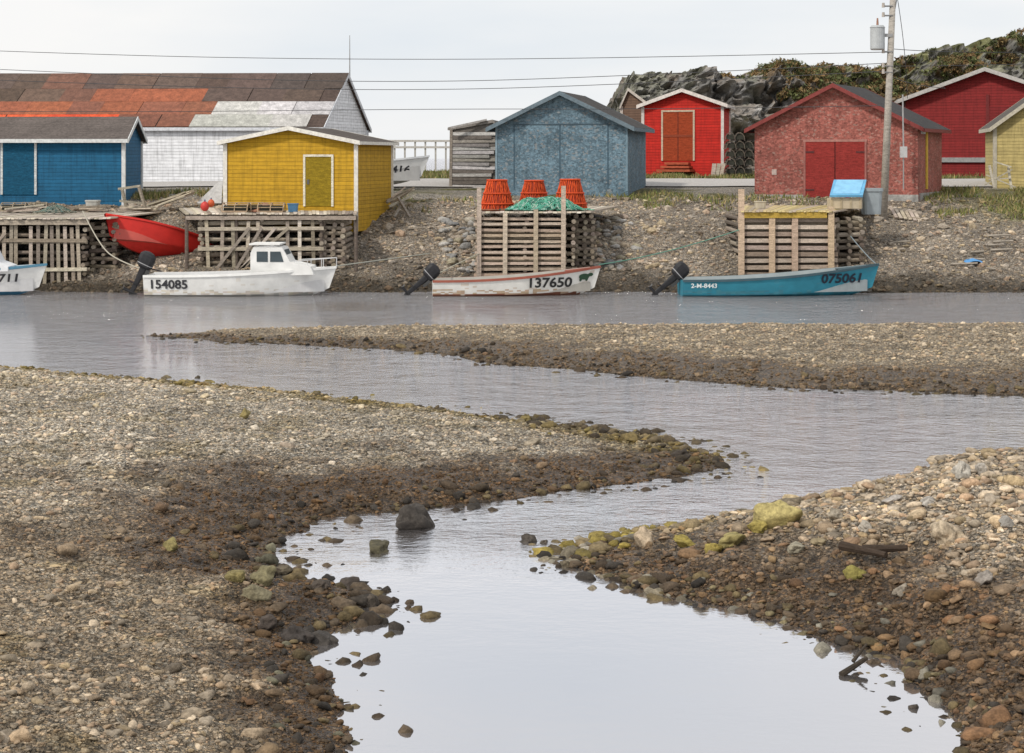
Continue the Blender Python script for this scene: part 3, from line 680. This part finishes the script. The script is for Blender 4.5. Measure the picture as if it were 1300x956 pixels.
def outboard(e,pos,ang,s=1.0,col=(.015,.015,.018)):
    mb=MB(); mb.M=Matrix.Translation(Vector(pos))@Matrix.Rotation(ang,4,'Y')@Matrix.Scale(s,4)
    def ring(z,a,b,ox=0,n=16):
        r=[]
        for i in range(n):
            t_=2*math.pi*i/n; c_,s_=math.cos(t_),math.sin(t_)
            r.append(Vector((ox+a*math.copysign(abs(c_)**.6,c_),b*math.copysign(abs(s_)**.6,s_),z)))
        return r
    mb.loft([ring(.12,.16,.11),ring(.18,.24,.16),ring(.4,.27,.18,-.02),ring(.55,.25,.17,-.03),ring(.63,.17,.12,-.03),ring(.66,.06,.05,-.03)],col)
    mb.loft([ring(.24,.252,.168,-.005),ring(.265,.257,.172,-.008)],(.35,.35,.36))
    mb.loft([ring(-.75,.07,.03,-.03),ring(-.3,.09,.045,-.01),ring(.12,.12,.08)],col)
    mb.box((-.08,0,-.42),(.38,.2,.02),col)
    mb.cyl((-.3,0,-.72),(.16,0,-.72),.055,.035,col,10)
    mb.loft([ring(-.95,.02,.01,-.02),ring(-.72,.1,.015,-.02)],col)
    for k in range(3):
        a=k*2.094; d=Vector((0,math.cos(a),math.sin(a))); n_=Vector((0,-math.sin(a),math.cos(a))); c0=Vector((-.32,0,-.72))
        mb.add([c0+n_*.03,c0+d*.13+n_*.06+Vector((.03,0,0)),c0+d*.15-n_*.03-Vector((.03,0,0)),c0-n_*.03],[(0,1,2,3)],(.1,.1,.1))
    mb.box((.16,0,-.02),(.1,.2,.3),(.05,.05,.05))
    mb.beam((.2,0,.2),(.55,0,.27),.035,.035,col)
    return mb.build('outboard_motor',M_PAINT,e,merge=True)
YB=64.6; sc=F/YB
def bx(pa,pb): return X((pa+pb)/2,YB),(pb-pa)/sc
x,L=bx(549,750); p=(L,.85,.5,.92,-.2,.3)
e=boat('motor_boat',(x,YB,0),math.radians(3),p,(.7,.69,.65),(.42,.32,.26),(.2,.08,.05),(.4,.38,.34),text=[('137650',.585,.54,.44,(.02,.02,.02))],gun=(.3,.09,.06),wl=.07,rust=(.46,.34,.24))
outboard(e,(-L/2-.28,0,.5),math.radians(48),.95)
mb=MB(); Nn=14
def emb(cx,cz,a,b):
    pts=[]
    for i in range(Nn):
        t_=2*math.pi*i/Nn; uu=cx+a*math.cos(t_); zz=cz+b*math.sin(t_); k=hullpt(uu,.3,p);k1=hullpt(uu,1,p); u=(zz-k.z)/(k1.z-k.z); pts.append(hullpt(uu,.3+.7*u,p)+Vector((0,-.022,0)))
    mb.add(pts,[tuple(range(Nn))],(.02,.06,.03))
emb(.925,.6,.03,.1);emb(.957,.66,.015,.06);emb(.908,.52,.008,.08);emb(.942,.53,.008,.08); mb.build('bear_emblem',M_PAINT,e)
x,L=bx(863,1103); p=(L,.95,.52,1.0,-.2,.3); TEAL=(.03,.21,.29)
e=boat('motor_boat',(x,YB,0),math.radians(2),p,TEAL,(.02,.13,.18),(.02,.15,.21),(.3,.34,.35),text=[('075061',.72,.58,.42,(.01,.015,.03)),('2-M-8443',.04,.66,.2,(.7,.75,.75))],gun=(.05,.09,.11),rust=(.05,.2,.26))
outboard(e,(-L/2-.26,0,.52),math.radians(48),1.0)
x,L=bx(188,412); p=(L,1.0,.66,.92,-.25,.35); CW=(.74,.74,.72)
e=boat('cuddy_cabin_boat',(x,YB,0),math.radians(-2),p,CW,CW,(.45,.45,.42),(.6,.6,.6),text=[('154085',.03,.54,.40,(.03,.03,.035))],gun=(.8,.8,.78),rust=(.6,.55,.48))
outboard(e,(-L/2-.22,0,.75),math.radians(25),1.05)
def prism(mb,prof,y0,y1,col,taper=1):
    n=len(prof); a=[Vector((q[0],y0,q[1])) for q in prof]; b=[Vector((q[0],y1,q[1])) for q in prof]
    mb.add(a+b,[tuple(range(n)),tuple(range(n,2*n))[::-1]]+[(i,i+n,(i+1)%n+n,(i+1)%n) for i in range(n)],col)
mb=MB()
lx=lambda px:(px-300)/sc
hz=lambda py:(372-py)/sc
prism(mb,[(lx(322),hz(347)),(lx(322),hz(318)),(lx(326),hz(310)),(lx(350),hz(308)),(lx(362),hz(311)),(lx(372),hz(329)),(lx(398),hz(335)),(lx(402),hz(345))],-.62,.62,CW)
mb.box((lx(340),0,hz(307)),(1.0,1.35,.05),CW)
mb.build('cabin',M_HULL,e)
mb=MB()
for sy in (-.633,.633):
    for (a,b,c_,d) in ((330,344,329,316),(347,360,329,316)):
        mb.add([(lx(a),sy,hz(c_)),(lx(b+4 if b==360 else b),sy,hz(c_)),(lx(b),sy,hz(d)),(lx(a),sy,hz(d))],[(0,1,2,3)],(.05,.07,.08))
mb.add([(lx(370)+.02,-.5,hz(327)),(lx(370)+.02,.5,hz(327)),(lx(363)+.02,.5,hz(314)),(lx(363)+.02,-.5,hz(314))],[(0,1,2,3)],(.05,.07,.08))
mb.build('windows',M_PAINT,e)
mb=MB()
for k in range(4):
    q=hullpt(.82+.06*k,1,p,-1); mb.cyl(q,q+Vector((0,0,.3)),.012,.012,(.6,.6,.6),6)
    q2=hullpt(.82+.06*k,1,p,1); mb.cyl(q2,q2+Vector((0,0,.3)),.012,.012,(.6,.6,.6),6)
    if k<3:
        for sd in (-1,1): mb.cyl(hullpt(.82+.06*k,1,p,sd)+Vector((0,0,.3)),hullpt(.88+.06*k,1,p,sd)+Vector((0,0,.3)),.014,.014,(.6,.6,.6),6)
mb.build('bow_rail',M_PAINT,e)
L=6.4; x=X(42,YB)-L/2; p=(L,1.0,.66,1.0,-.25,.35)
e=boat('cuddy_cabin_boat',(x,YB+.1,0),0,p,CW,(.1,.3,.45),(.06,.2,.32),(.6,.6,.6),text=[('65711',.76,.56,.36,(.03,.03,.035))],gun=(.1,.25,.36),wl=.16)
mb=MB(); prism(mb,[(.6,.75),(.6,1.7),(1.2,1.85),(1.75,1.78),(2.1,1.1),(2.5,.95),(2.5,.8)],-.6,.6,(.75,.76,.78)); mb.build('cabin',M_HULL,e)
mb=MB()
for sy in (-.615,.615): mb.add([(.75,sy,1.25),(1.95,sy,1.25),(1.68,sy,1.7),(.75,sy,1.7)],[(0,1,2,3)],(.04,.07,.1))
mb.build('windows',M_PAINT,e)
RED=(.55,.025,.018)
p=(4.7,.9,.6,1.0,-.15,.25)
boat('red_dory',(X(213,68.6),68.9,1.02),math.radians(222),p,RED,RED,(.5,.03,.02),(.5,.09,.07),pitch=math.radians(-14),tilt=math.radians(22),wl=-9)
p=(5.5,.95,.75,1.15,-.1,.4)
boat('white_boat',(X(541,82)-3.1,82,3.42),math.radians(-3),p,(.78,.79,.8),(.7,.72,.75),(.5,.52,.55),text=[('151416',.68,.5,.4,(.03,.03,.04))],wl=.2)

# ---------------- wharf clutter
def crabpot(x,y,z,r=.62,h=1.0):
    mb=MB(); R=lambda t:r*(1-t)+r*.55*t; n=20
    rings=[[Vector((x+R(t)*.93*math.cos(6.283*i/n),y+R(t)*.93*math.sin(6.283*i/n),z+h*t)) for i in range(n)] for t in (0,.25,.5,.75,1)]
    mb.loft(rings,(.30,.03,.012))
    for t in (0,.2,.55,1):
        for i in range(n):
            a,b=[Vector((x+R(t)*math.cos(6.283*k/n),y+R(t)*math.sin(6.283*k/n),z+h*t+.02)) for k in (i,i+1)]
            mb.cyl(a,b,.03,.03,(.6,.07,.015) if t else (.3,.1,.05),5)
    for i in range(30):
        for s_ in (-.35,.35):
            a0=6.283*i/30+random.uniform(-.06,.06); P=[Vector((x+R(t)*.97*math.cos(a0+s_*t),y+R(t)*.97*math.sin(a0+s_*t),z+h*t)) for t in (0,.5,1)]
            for k in (0,1): mb.cyl(P[k],P[k+1],.013,.013,jit((.65,.09,.02),.3),4,False)
    mb.build('crab_pot',M_TRIM)
zt=2.7
crabpot(X(631,67.6),67.6,zt); crabpot(X(678,68.6),68.6,zt+.02,.6,.95); crabpot(X(724,67.6),67.7,zt,.62,1.02)
def netheap(name,cx,cy,z,rx,ry,hh,cols,n=420):
    mb=MB()
    lump=[(random.uniform(-.7,.7)*rx,random.uniform(-.6,.6)*ry,random.uniform(.3,.6)*rx,random.uniform(.4,1)) for _ in range(6)]
    def H(x_,y_):
        d=min(1,math.hypot((x_-cx)/rx,(y_-cy)/ry)); b=max(l[3]*max(0,1-((x_-cx-l[0])**2+(y_-cy-l[1])**2)/l[2]**2) for l in lump); return hh*(1-d*d)*(.45+.6*b)
    for i in range(n):
        a=random.uniform(0,6.28); q=math.sqrt(random.random()); P=[]
        x_,y_=cx+rx*q*math.cos(a),cy+ry*q*math.sin(a)
        for k in range(5):
            P.append(Vector((x_,y_,z+H(x_,y_)+random.uniform(.01,.06))))
            x_+=random.uniform(-.16,.16); y_+=random.uniform(-.16,.16)
        cl=jit(random.choice(cols),.25)
        for k in range(4): mb.cyl(P[k],P[k+1],.018,.018,cl,4,False)
    n=22; rings=[[Vector((cx+rx*k*math.cos(6.283*i/n),cy+ry*k*math.sin(6.283*i/n),z+.95*H(cx+rx*k*math.cos(6.283*i/n),cy+ry*k*math.sin(6.283*i/n))+.005)) for i in range(n)] for k in (.97,.85,.7,.5,.25,.03)]
    mb.loft(rings,tuple(c*.4 for c in cols[0]))
    mb.build(name,M_TRIM)
netheap('fishing_net',X(690,67.3),67.2,zt,1.35,.5,.55,[(.07,.3,.2),(.1,.36,.26),(.34,.5,.42),(.04,.18,.13)],520)
netheap('fishing_net',X(338,69),68.6,2.6,.45,.35,.3,[(.3,.12,.08),(.4,.2,.12)],120)
netheap('fishing_net',X(70,71),71,2.5,.6,.4,.3,[(.1,.16,.14),(.2,.2,.16)],120)
mb=MB(); cx,cy=X(1072,69),69
mb.box((cx,cy,zt+.2),(1.1,.8,.36),(.5,.42,.3)); 
for k in range(4): mb.box((cx-.5+.33*k,cy-.41,zt+.2),(.06,.03,.36),(.4,.33,.22))
q=[(cx-.6,cy-.5,zt+.42),(cx+.55,cy-.5,zt+.42),(cx+.85,cy+.45,zt+.95),(cx-.3,cy+.45,zt+.95)]
mb.hexa(q+[(a,b-.02,c+.07) for a,b,c in q],(.13,.38,.6))
q=[(a+.1*(1 if i in(0,3) else -1),b+(.06 if i<2 else -.06),c+.075+(.03 if i<2 else -.03)) for i,(a,b,c) in enumerate(q)]
mb.hexa(q+[(a,b-.01,c+.02) for a,b,c in q],(.22,.48,.7))
mb.build('blue_fish_box',M_PAINT)
def rrect(cx,cy,a,b,z,n=16): return [Vector((cx+a*math.copysign(abs(math.cos(6.283*i/n))**.5,math.cos(6.283*i/n)),cy+b*math.copysign(abs(math.sin(6.283*i/n))**.5,math.sin(6.283*i/n)),z)) for i in range(n)]
def tub(px,Y,z,s,h,col):
    mb=MB(); a,b=X(px,Y),Y
    mb.loft([rrect(a,b,s*.8,s*.8,z),rrect(a,b,s*.92,s*.92,z+h*.87),rrect(a,b,s,s,z+h*.88),rrect(a,b,s,s,z+h)],col); mb.build('fish_tub',M_PAINT)
tub(1106,69.5,2.5,.4,.92,(.3,.34,.36)); tub(118,74,2.5,.28,.4,(.45,.45,.42)); tub(372,68.8,2.6,.2,.3,(.08,.2,.35)); tub(965,69,2.72,.22,.25,(.5,.45,.35))
def trap(mb,x,y,z,L=.9,w=.5,h=.4,rz=0,col=(.3,.24,.18)):
    mb.M=Matrix.Translation((x,y,z))@Matrix.Rotation(rz,4,'Z')
    for yy_ in (-w/2,0,w/2): mb.beam((-L/2,yy_,0.02),(L/2,yy_,.02),.05,.03,jit(col))
    n=7
    for i in range(n+1):
        a=math.pi*i/n; yy_,zz=w/2*math.cos(a),.05+h*math.sin(a)*.9; mb.beam((-L/2,yy_,zz),(L/2,yy_,zz),.035,.02,jit(col))
    for xx in (-L/2,0,L/2):
        for i in range(n):
            a,b=math.pi*i/n,math.pi*(i+1)/n; mb.beam((xx,w/2*math.cos(a)*.95,.05+h*.85*math.sin(a)),(xx,w/2*math.cos(b)*.95,.05+h*.85*math.sin(b)),.03,.03,jit(col))
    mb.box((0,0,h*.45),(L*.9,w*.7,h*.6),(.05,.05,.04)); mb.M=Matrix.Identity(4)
mb=MB()
for i in range(3):
    for k in range(5-i//2): trap(mb,X(924+i*12,98),97+.2*i,3.65+k*.42,rz=1.57+random.uniform(-.1,.1),col=(.18,.15,.12))
mb.build('lobster_trap_stack',M_WOOD)
mb=MB()
for i in range(3): mb.beam((X(905+i*5,96),96,3.6),(X(908+i*6,96),96.4,4.2),.2,.03,jit((.35,.3,.25)))
mb.build('leaning_boards',M_WOOD)
mb=MB()
for k,(px,Y) in enumerate(((300,68.3),(318,68.6),(345,68.2))): trap(mb,X(px,Y),Y,2.6,rz=random.uniform(-.2,.2),col=(.4,.3,.2),h=.32)
mb.build('lobster_trap_stack',M_WOOD)
mb=MB()
for k,(px,Y) in enumerate(((18,73),(44,73.3))): trap(mb,X(px,Y),Y,2.5,rz=random.uniform(-.2,.2),col=(.36,.3,.22),h=.32)
mb.build('lobster_trap_stack',M_WOOD)
def lumber(px0,px1,Y,z,n,tilt=0,w=1.0):
    mb=MB()
    for i in range(n):
        a=Vector((X(px0,Y)+random.uniform(-.15,.15),Y+random.uniform(0,w),z+.05*(i//3)+.03)); b=Vector((X(px1,Y)+random.uniform(-.2,.2),Y+random.uniform(0,w),z+.05*(i//3)+.03+tilt+random.uniform(-.04,.04)))
        mb.beam(a,b,.15,.045,jit(random.choice(SL),.25))
    mb.build('lumber_pile',M_WOOD)
lumber(188,240,74,2.5,14,.55); lumber(150,192,73,2.5,10,0); lumber(60,130,73,2.48,8,.05); lumber(495,520,74,2.75,8,.5); lumber(8,50,72,2.48,7,.1)
mb=MB()
for i,(a,b,c_,d) in enumerate(((150,240,178,236),(152,255,180,258),(155,240,160,262),(176,236,184,262),(494,262,520,250),(500,275,512,255),(505,250,520,275))):
    mb.beam(W(a,b,73),W(c_,d,73.3),.1,.08,jit((.4,.36,.3)))
mb.build('timber_trestle',M_WOOD)
mb=MB(); a,b,c_,d=W(249,258,75),W(281,258,75),W(283,229,75.5),W(276,232,75.5); mb.hexa([a,b,c_,d]+[q+Vector((0,.05,.0)) for q in (a,b,c_,d)],(.5,.5,.5)); mb.build('canvas_tarp',M_TRIM)
def buoy(px,py,Y,r,col):
    mb=MB(); c_=W(px,py,Y); rg=[]
    for k in range(9):
        a=-math.pi/2+math.pi*k/8; rg.append([Vector((c_.x+r*max(math.cos(a),.02)*math.cos(6.283*i/14),c_.y+r*max(math.cos(a),.02)*math.sin(6.283*i/14),c_.z+r*1.15*math.sin(a))) for i in range(14)])
    mb.loft(rg,col); mb.cyl(c_+Vector((0,0,r)),c_+Vector((0,0,r*1.6)),r*.2,r*.15,(.1,.1,.2)); mb.build('mooring_buoy',M_PAINT,None,True,True)
buoy(260,262,67.6,.15,(.5,.04,.03)); buoy(268,258,68,.12,(.55,.1,.03)); 
mb=MB()
for i in range(6): mb.beam(W(1130+i*6,262+i,74),W(1138+i*6,276+i,73),.12,.03,jit((.45,.38,.3)))
for i in range(2): mb.beam(W(1128,264+10*i,73.8-i*.6),W(1170,270+8*i,73.8-i*.6),.05,.08,jit((.38,.32,.26)))
mb.build('wooden_pallet',M_WOOD)
mb=MB()
for (a,b,c_,d) in ((1250,235,1285,215),(1252,222,1290,238),(1256,210,1262,238),(1280,212,1284,240),(1255,228,1284,226),(1262,205,1284,212)): mb.beam(W(a,b,81),W(c_,d,80.8),.1,.05,jit((.5,.46,.38)))
mb.build('wooden_cart',M_WOOD)
mb=MB(); q=gp(1235,334,.03)
pts=[q+Vector((.32*math.cos(a)*random.uniform(.7,1.1),.5*math.sin(a),.03+.05*math.sin(3*a))) for a in np.linspace(0,6.28,11)[:-1]]; mb.add(pts+[q+Vector((0,0,.14))],[(i,(i+1)%10,10) for i in range(10)],(.1,.3,.6)); mb.build('blue_tarp',M_TRIM)
mb=MB()
for k in range(11):
    a=(random.uniform(1130,1290),random.uniform(268,345)); g0=gp(*a,.06); mb.cyl(g0,g0+Vector((random.uniform(-.9,.9),random.uniform(-.3,.3),.04)),.05,.035,(.34,.3,.25),6)
for k in range(10):
    a=(random.uniform(460,930),random.uniform(262,350)); g0=gp(*a,.06); mb.cyl(g0,g0+Vector((random.uniform(-.7,.7),random.uniform(-.3,.3),.04)),.04,.03,(.3,.26,.21),6)
mb.build('driftwood',M_WOOD)
mb=MB()
Yr=112
for px in range(488,600,13): mb.beam((X(px,Yr),Yr,3.4),(X(px,Yr),Yr,Z(178,Yr)),.1,.1,(.5,.48,.45))
for py in (179,187): mb.beam((X(484,Yr),Yr-.08,Z(py,Yr)),(X(604,Yr),Yr-.08,Z(py,Yr)),.06,.12,(.55,.53,.5))
mb.build('white_railing',M_TRIM)

# ---------------- utility pole
YP=73.
e=empty('utility_pole'); mb=MB(); zb=gh(X(1121,YP),YP)
P0=Vector((X(1121,YP),YP,zb-.3)); P1=W(1134,-14,YP); mb.cyl(P0,P1,.15,.11,(.38,.35,.31),14); mb.build('pole',M_WOOD,e,True)
mb=MB()
tx=W(1114,62,YP-.1); tz=W(1114,35,YP-.1); mb.cyl(tx,tz,.27,.27,(.42,.44,.45),20); mb.cyl(tz,tz+Vector((0,0,.08)),.29,.22,(.4,.42,.43),20); mb.cyl(tz+Vector((.0,0,.05)),tz+Vector((0,0,.35)),.05,.03,(.3,.15,.1)); mb.cyl(tx-Vector((0,0,.04)),tx,.24,.27,(.4,.4,.4),20)
mb.beam(tx+Vector((.2,0,.5)),tx+Vector((.55,0,.5)),.06,.12,(.3,.3,.3))
mb.build('transformer',M_PAINT,e)
mb=MB()
for py in (8,20,66,84,92): a=W(1131,py,YP); mb.cyl(a+Vector((-.3,-.1,0)),a+Vector((.05,-.1,0)),.03,.03,(.2,.2,.2)); mb.cyl(a+Vector((-.3,-.1,-.05)),a+Vector((-.3,-.1,.12)),.06,.05,(.4,.36,.32))
mb.beam(W(1140,-10,YP),W(1133,30,YP),.03,.03,(.1,.1,.1)); mb.build('insulators',M_PAINT,e)
mb=MB(); mb.beam(W(1147,200,YP+2.4),W(1147,186,YP+2.4),.26,.16,(.5,.5,.5)); mb.cyl(W(1147,187,YP+2.4),W(1146,120,YP+2.4),.03,.03,(.35,.35,.35)); mb.cyl(W(1147,199,YP+2.4),W(1147,240,YP+2.4),.025,.025,(.3,.3,.3)); mb.build('electric_meter',M_PAINT,os_.e)
def wire(name,pts,r=.018,col=(.05,.05,.055)):
    cu=bpy.data.curves.new(name,'CURVE'); cu.dimensions='3D'; cu.bevel_depth=r; cu.bevel_resolution=1
    sp=cu.splines.new('NURBS'); sp.points.add(len(pts)-1)
    for i,q in enumerate(pts): sp.points[i].co=(*q,1)
    sp.order_u=3; sp.use_endpoint_u=True
    m=bpy.data.materials.new(name+'_m'); m.use_nodes=True; m.node_tree.nodes['Principled BSDF'].inputs['Base Color'].default_value=(*col,1); m.node_tree.nodes['Principled BSDF'].inputs['Roughness'].default_value=.7
    cu.materials.append(m); o=bpy.data.objects.new(name,cu); col_root.objects.link(o); return o
for (a,b,c_) in (((-250,55),(450,76),(1128,66)),((-250,76),(500,106),(1129,80)),((-250,92),(520,116),(1130,90)),((-250,140),(560,138),(1130,134)) ):
    wire('power_line',[W(*a,88),W((a[0]+b[0])/2,(a[1]+b[1])/2+4,84),W(*b,80),W((c_[0]+b[0])/2,(c_[1]+b[1])/2+3,77),W(*c_,YP)],.014)
for (a,b,c_) in (((1132,62),(1250,72),(1500,60)),((1132,84),(1250,84),(1500,75)),((1130,96),(1150,108),(1200,112))):
    wire('power_line',[W(*a,YP),W(*b,YP+6),W(*c_,YP+14)],.014)
wire('power_line',[W(1138,-10,YP),W(1150,60,YP+2),W(1152,125,YP+4)],.012)
e2=empty('radio_mast'); mb=MB(); mb.cyl(W(444,100,92),W(444,45,92),.03,.015,(.3,.3,.3),6); mb.build('mast',M_PAINT,e2)
wire('mooring_rope',[W(425,338,64.6),W(470,332,66),W(545,322,68)],.022,(.35,.35,.3))
wire('mooring_rope',[W(105,268,66.7),W(125,310,66),W(150,332,65.2),W(190,345,64.8)],.022,(.4,.37,.3))
wire('mooring_rope',[W(760,336,64.6),W(840,325,66),W(938,292,66.7)],.018,(.1,.24,.18))
wire('mooring_rope',[W(1112,335,64.6),W(1100,325,65.5),W(1080,300,67)],.018,(.2,.24,.26))
wire('mooring_rope',[W(555,348,64.6),W(580,335,65.5),W(608,322,66.3)],.018,(.4,.38,.3))

# ---------------- rock cliff / hill
sil=np.array([(765,215),(782,150),(792,118),(803,98),(850,94),(895,87),(925,100),(965,98),(980,82),(1010,80),(1040,88),(1110,92),(1150,80),(1190,69),(1240,62),(1290,54),(1340,52),(1500,70),(1700,90)],float)
YC=152.; nx,nj=560,140
pxs=np.linspace(765,1700,nx); crest=CH+(HY-np.interp(pxs,sil[:,0],sil[:,1]))/F*YC
J=np.linspace(0,1,nj); py0=np.interp(J,[0,.15,.3,.42,.52,.6,.75,1],[0,2,3.2,6,9,13,40,90]); pz0=np.interp(J,[0,.15,.3,.42,.52,.6,.75,1],[-.1,.3,.55,.8,.95,1.0,.95,-.3])
XX=np.tile(((pxs-650)/F*YC)[None],(nj,1)); YY=139+py0[:,None]+np.zeros_like(XX); ZZ=3.3+(crest[None]-3.3)*pz0[:,None]
n1=fbm(XX*.35,ZZ*.5+YY*.2,5,3); rid=1-np.abs(fbm(XX*.6+7,ZZ*.35+YY*.25,5,13)*2-1); n3=fbm(XX*1.5,ZZ*1.5+YY*.5,4,23)
rocky=np.clip(1.15-sst(970,1010,pxs)*.35,0,1)[None]
YY=YY-(n1-.5)*7*rocky-(rid-.6)*4*rocky; ZZ=ZZ+((n1-.5)*2.0+(rid-.7)*1.3*rocky+(n3-.5)*.6)*np.clip(pz0,0,1)[:,None]-.1
XX=XX+(n3-.5)*1.2
gz=np.abs(np.gradient(ZZ,axis=0))/(np.abs(np.gradient(YY,axis=0))+.05)
vn=fbm(XX*.4,YY*.25,4,43)
veg=sst(1.3,.4,gz+(vn-.5)*2)*np.interp(pz0,[0,.8,1],[.9,.6,.95])[:,None]; veg=np.clip(veg*(1-.5*(pxs<960))[None]+.4*(pxs>1000)[None]*sst(.4,.6,vn),0,1)
rock=np.array([.165,.16,.155])*(.35+1.3*(rid*n3*1.7)[...,None]); vg=np.where((vn>.5)[...,None],np.array([.17,.11,.05]),np.array([.12,.12,.045]))*(.5+n3[...,None])
CC=rock*(1-veg[...,None])+vg*veg[...,None]
I=np.arange(nx*nj).reshape(nj,nx); Fq=np.stack([I[:-1,:-1],I[:-1,1:],I[1:,1:],I[1:,:-1]],-1).reshape(-1,4)
npmesh('rock_cliff',np.stack([XX,YY,ZZ],-1).reshape(-1,3),Fq,CC.reshape(-1,3),M_ROCK,False)
jj=RNG.integers(int(nj*.35),int(nj*.66),3200); ii=RNG.integers(60,nx-60,3200)
Vs=[];Cs=[]
for a,b in zip(jj,ii):
    px=pxs[b]
    if px<975 and not (a>nj*.5 and random.random()<.3): continue
    if vn[a,b]<.5 and not(980<px<1045): continue
    c0=np.array([XX[a,b],YY[a,b],ZZ[a,b]]); R=random.uniform(.16,.36)*(1.3 if 980<px<1045 else 1); n=45
    d=RNG.normal(0,1,(n,3)); d/=np.linalg.norm(d,axis=1)[:,None]; q=c0+d*R*RNG.uniform(.5,1,(n,1))*[1.3,1.2,.7]+[0,0,R*.2]
    T=q[:,None,:]+RNG.normal(0,.1,(n,3,3)); Vs.append(T.reshape(-1,3))
    base=np.array(random.choice([(.08,.095,.035),(.10,.11,.04),(.18,.115,.05),(.15,.105,.045)])); Cs.append(np.repeat(base*RNG.uniform(.6,1.5,(n,1)),3,0))
V=np.concatenate(Vs); npmesh('scrub_bushes',V,np.arange(len(V)).reshape(-1,3),np.concatenate(Cs),M_GRASS)

# ---------------- light
S=Vector((-.5,-.55,.75)).normalized()
sd=bpy.data.lights.new('sun','SUN'); sd.energy=2.5; sd.angle=math.radians(6); sd.color=(1,.94,.85)
so=bpy.data.objects.new('sun',sd); so.rotation_euler=S.to_track_quat('Z','Y').to_euler(); so.location=(0,0,60); col_root.objects.link(so)
w=bpy.data.worlds.new('World'); bpy.context.scene.world=w; w.use_nodes=True; nt=w.node_tree; bg=nt.nodes['Background']
sk=nt.nodes.new('ShaderNodeTexSky'); sk.sky_type='NISHITA'; sk.sun_disc=False; sk.sun_elevation=math.asin(S.z); sk.sun_rotation=math.atan2(S.x,S.y)
tc=nt.nodes.new('ShaderNodeTexCoord'); mp=nt.nodes.new('ShaderNodeMapping'); mp.inputs['Scale'].default_value=(1.2,1.2,5); nt.links.new(tc.outputs['Generated'],mp.inputs[0])
nz=nt.nodes.new('ShaderNodeTexNoise'); nz.inputs['Scale'].default_value=2.2; nz.inputs['Detail'].default_value=5; nt.links.new(mp.outputs[0],nz.inputs['Vector'])
cr=nt.nodes.new('ShaderNodeValToRGB'); cr.color_ramp.elements[0].position=.3; cr.color_ramp.elements[0].color=(.79,.84,.895,1); cr.color_ramp.elements[1].position=.58; cr.color_ramp.elements[1].color=(.985,.975,.965,1); nt.links.new(nz.outputs['Fac'],cr.inputs[0])
sc_=nt.nodes.new('ShaderNodeVectorMath'); sc_.operation='SCALE'; sc_.inputs['Scale'].default_value=10.0; nt.links.new(cr.outputs[0],sc_.inputs[0])
mx=nt.nodes.new('ShaderNodeMix'); mx.data_type='RGBA'; mx.inputs[0].default_value=.94; nt.links.new(sk.outputs[0],mx.inputs[6]); nt.links.new(sc_.outputs[0],mx.inputs[7])
nt.links.new(mx.outputs[2],bg.inputs[0]); bg.inputs[1].default_value=.1

# ---------------- camera
cd=bpy.data.cameras.new('camera'); cd.sensor_width=36; cd.lens=F/1300*36; cd.shift_y=-(478-HY)/1300; cd.clip_end=12000; cd.clip_start=.5
co=bpy.data.objects.new('camera',cd); co.location=(0,0,CH); co.rotation_euler=(math.pi/2,0,0); col_root.objects.link(co)
sc0=bpy.context.scene; sc0.camera=co
sc0.view_settings.view_transform='Standard'; sc0.view_settings.look='None'; sc0.view_settings.exposure=0
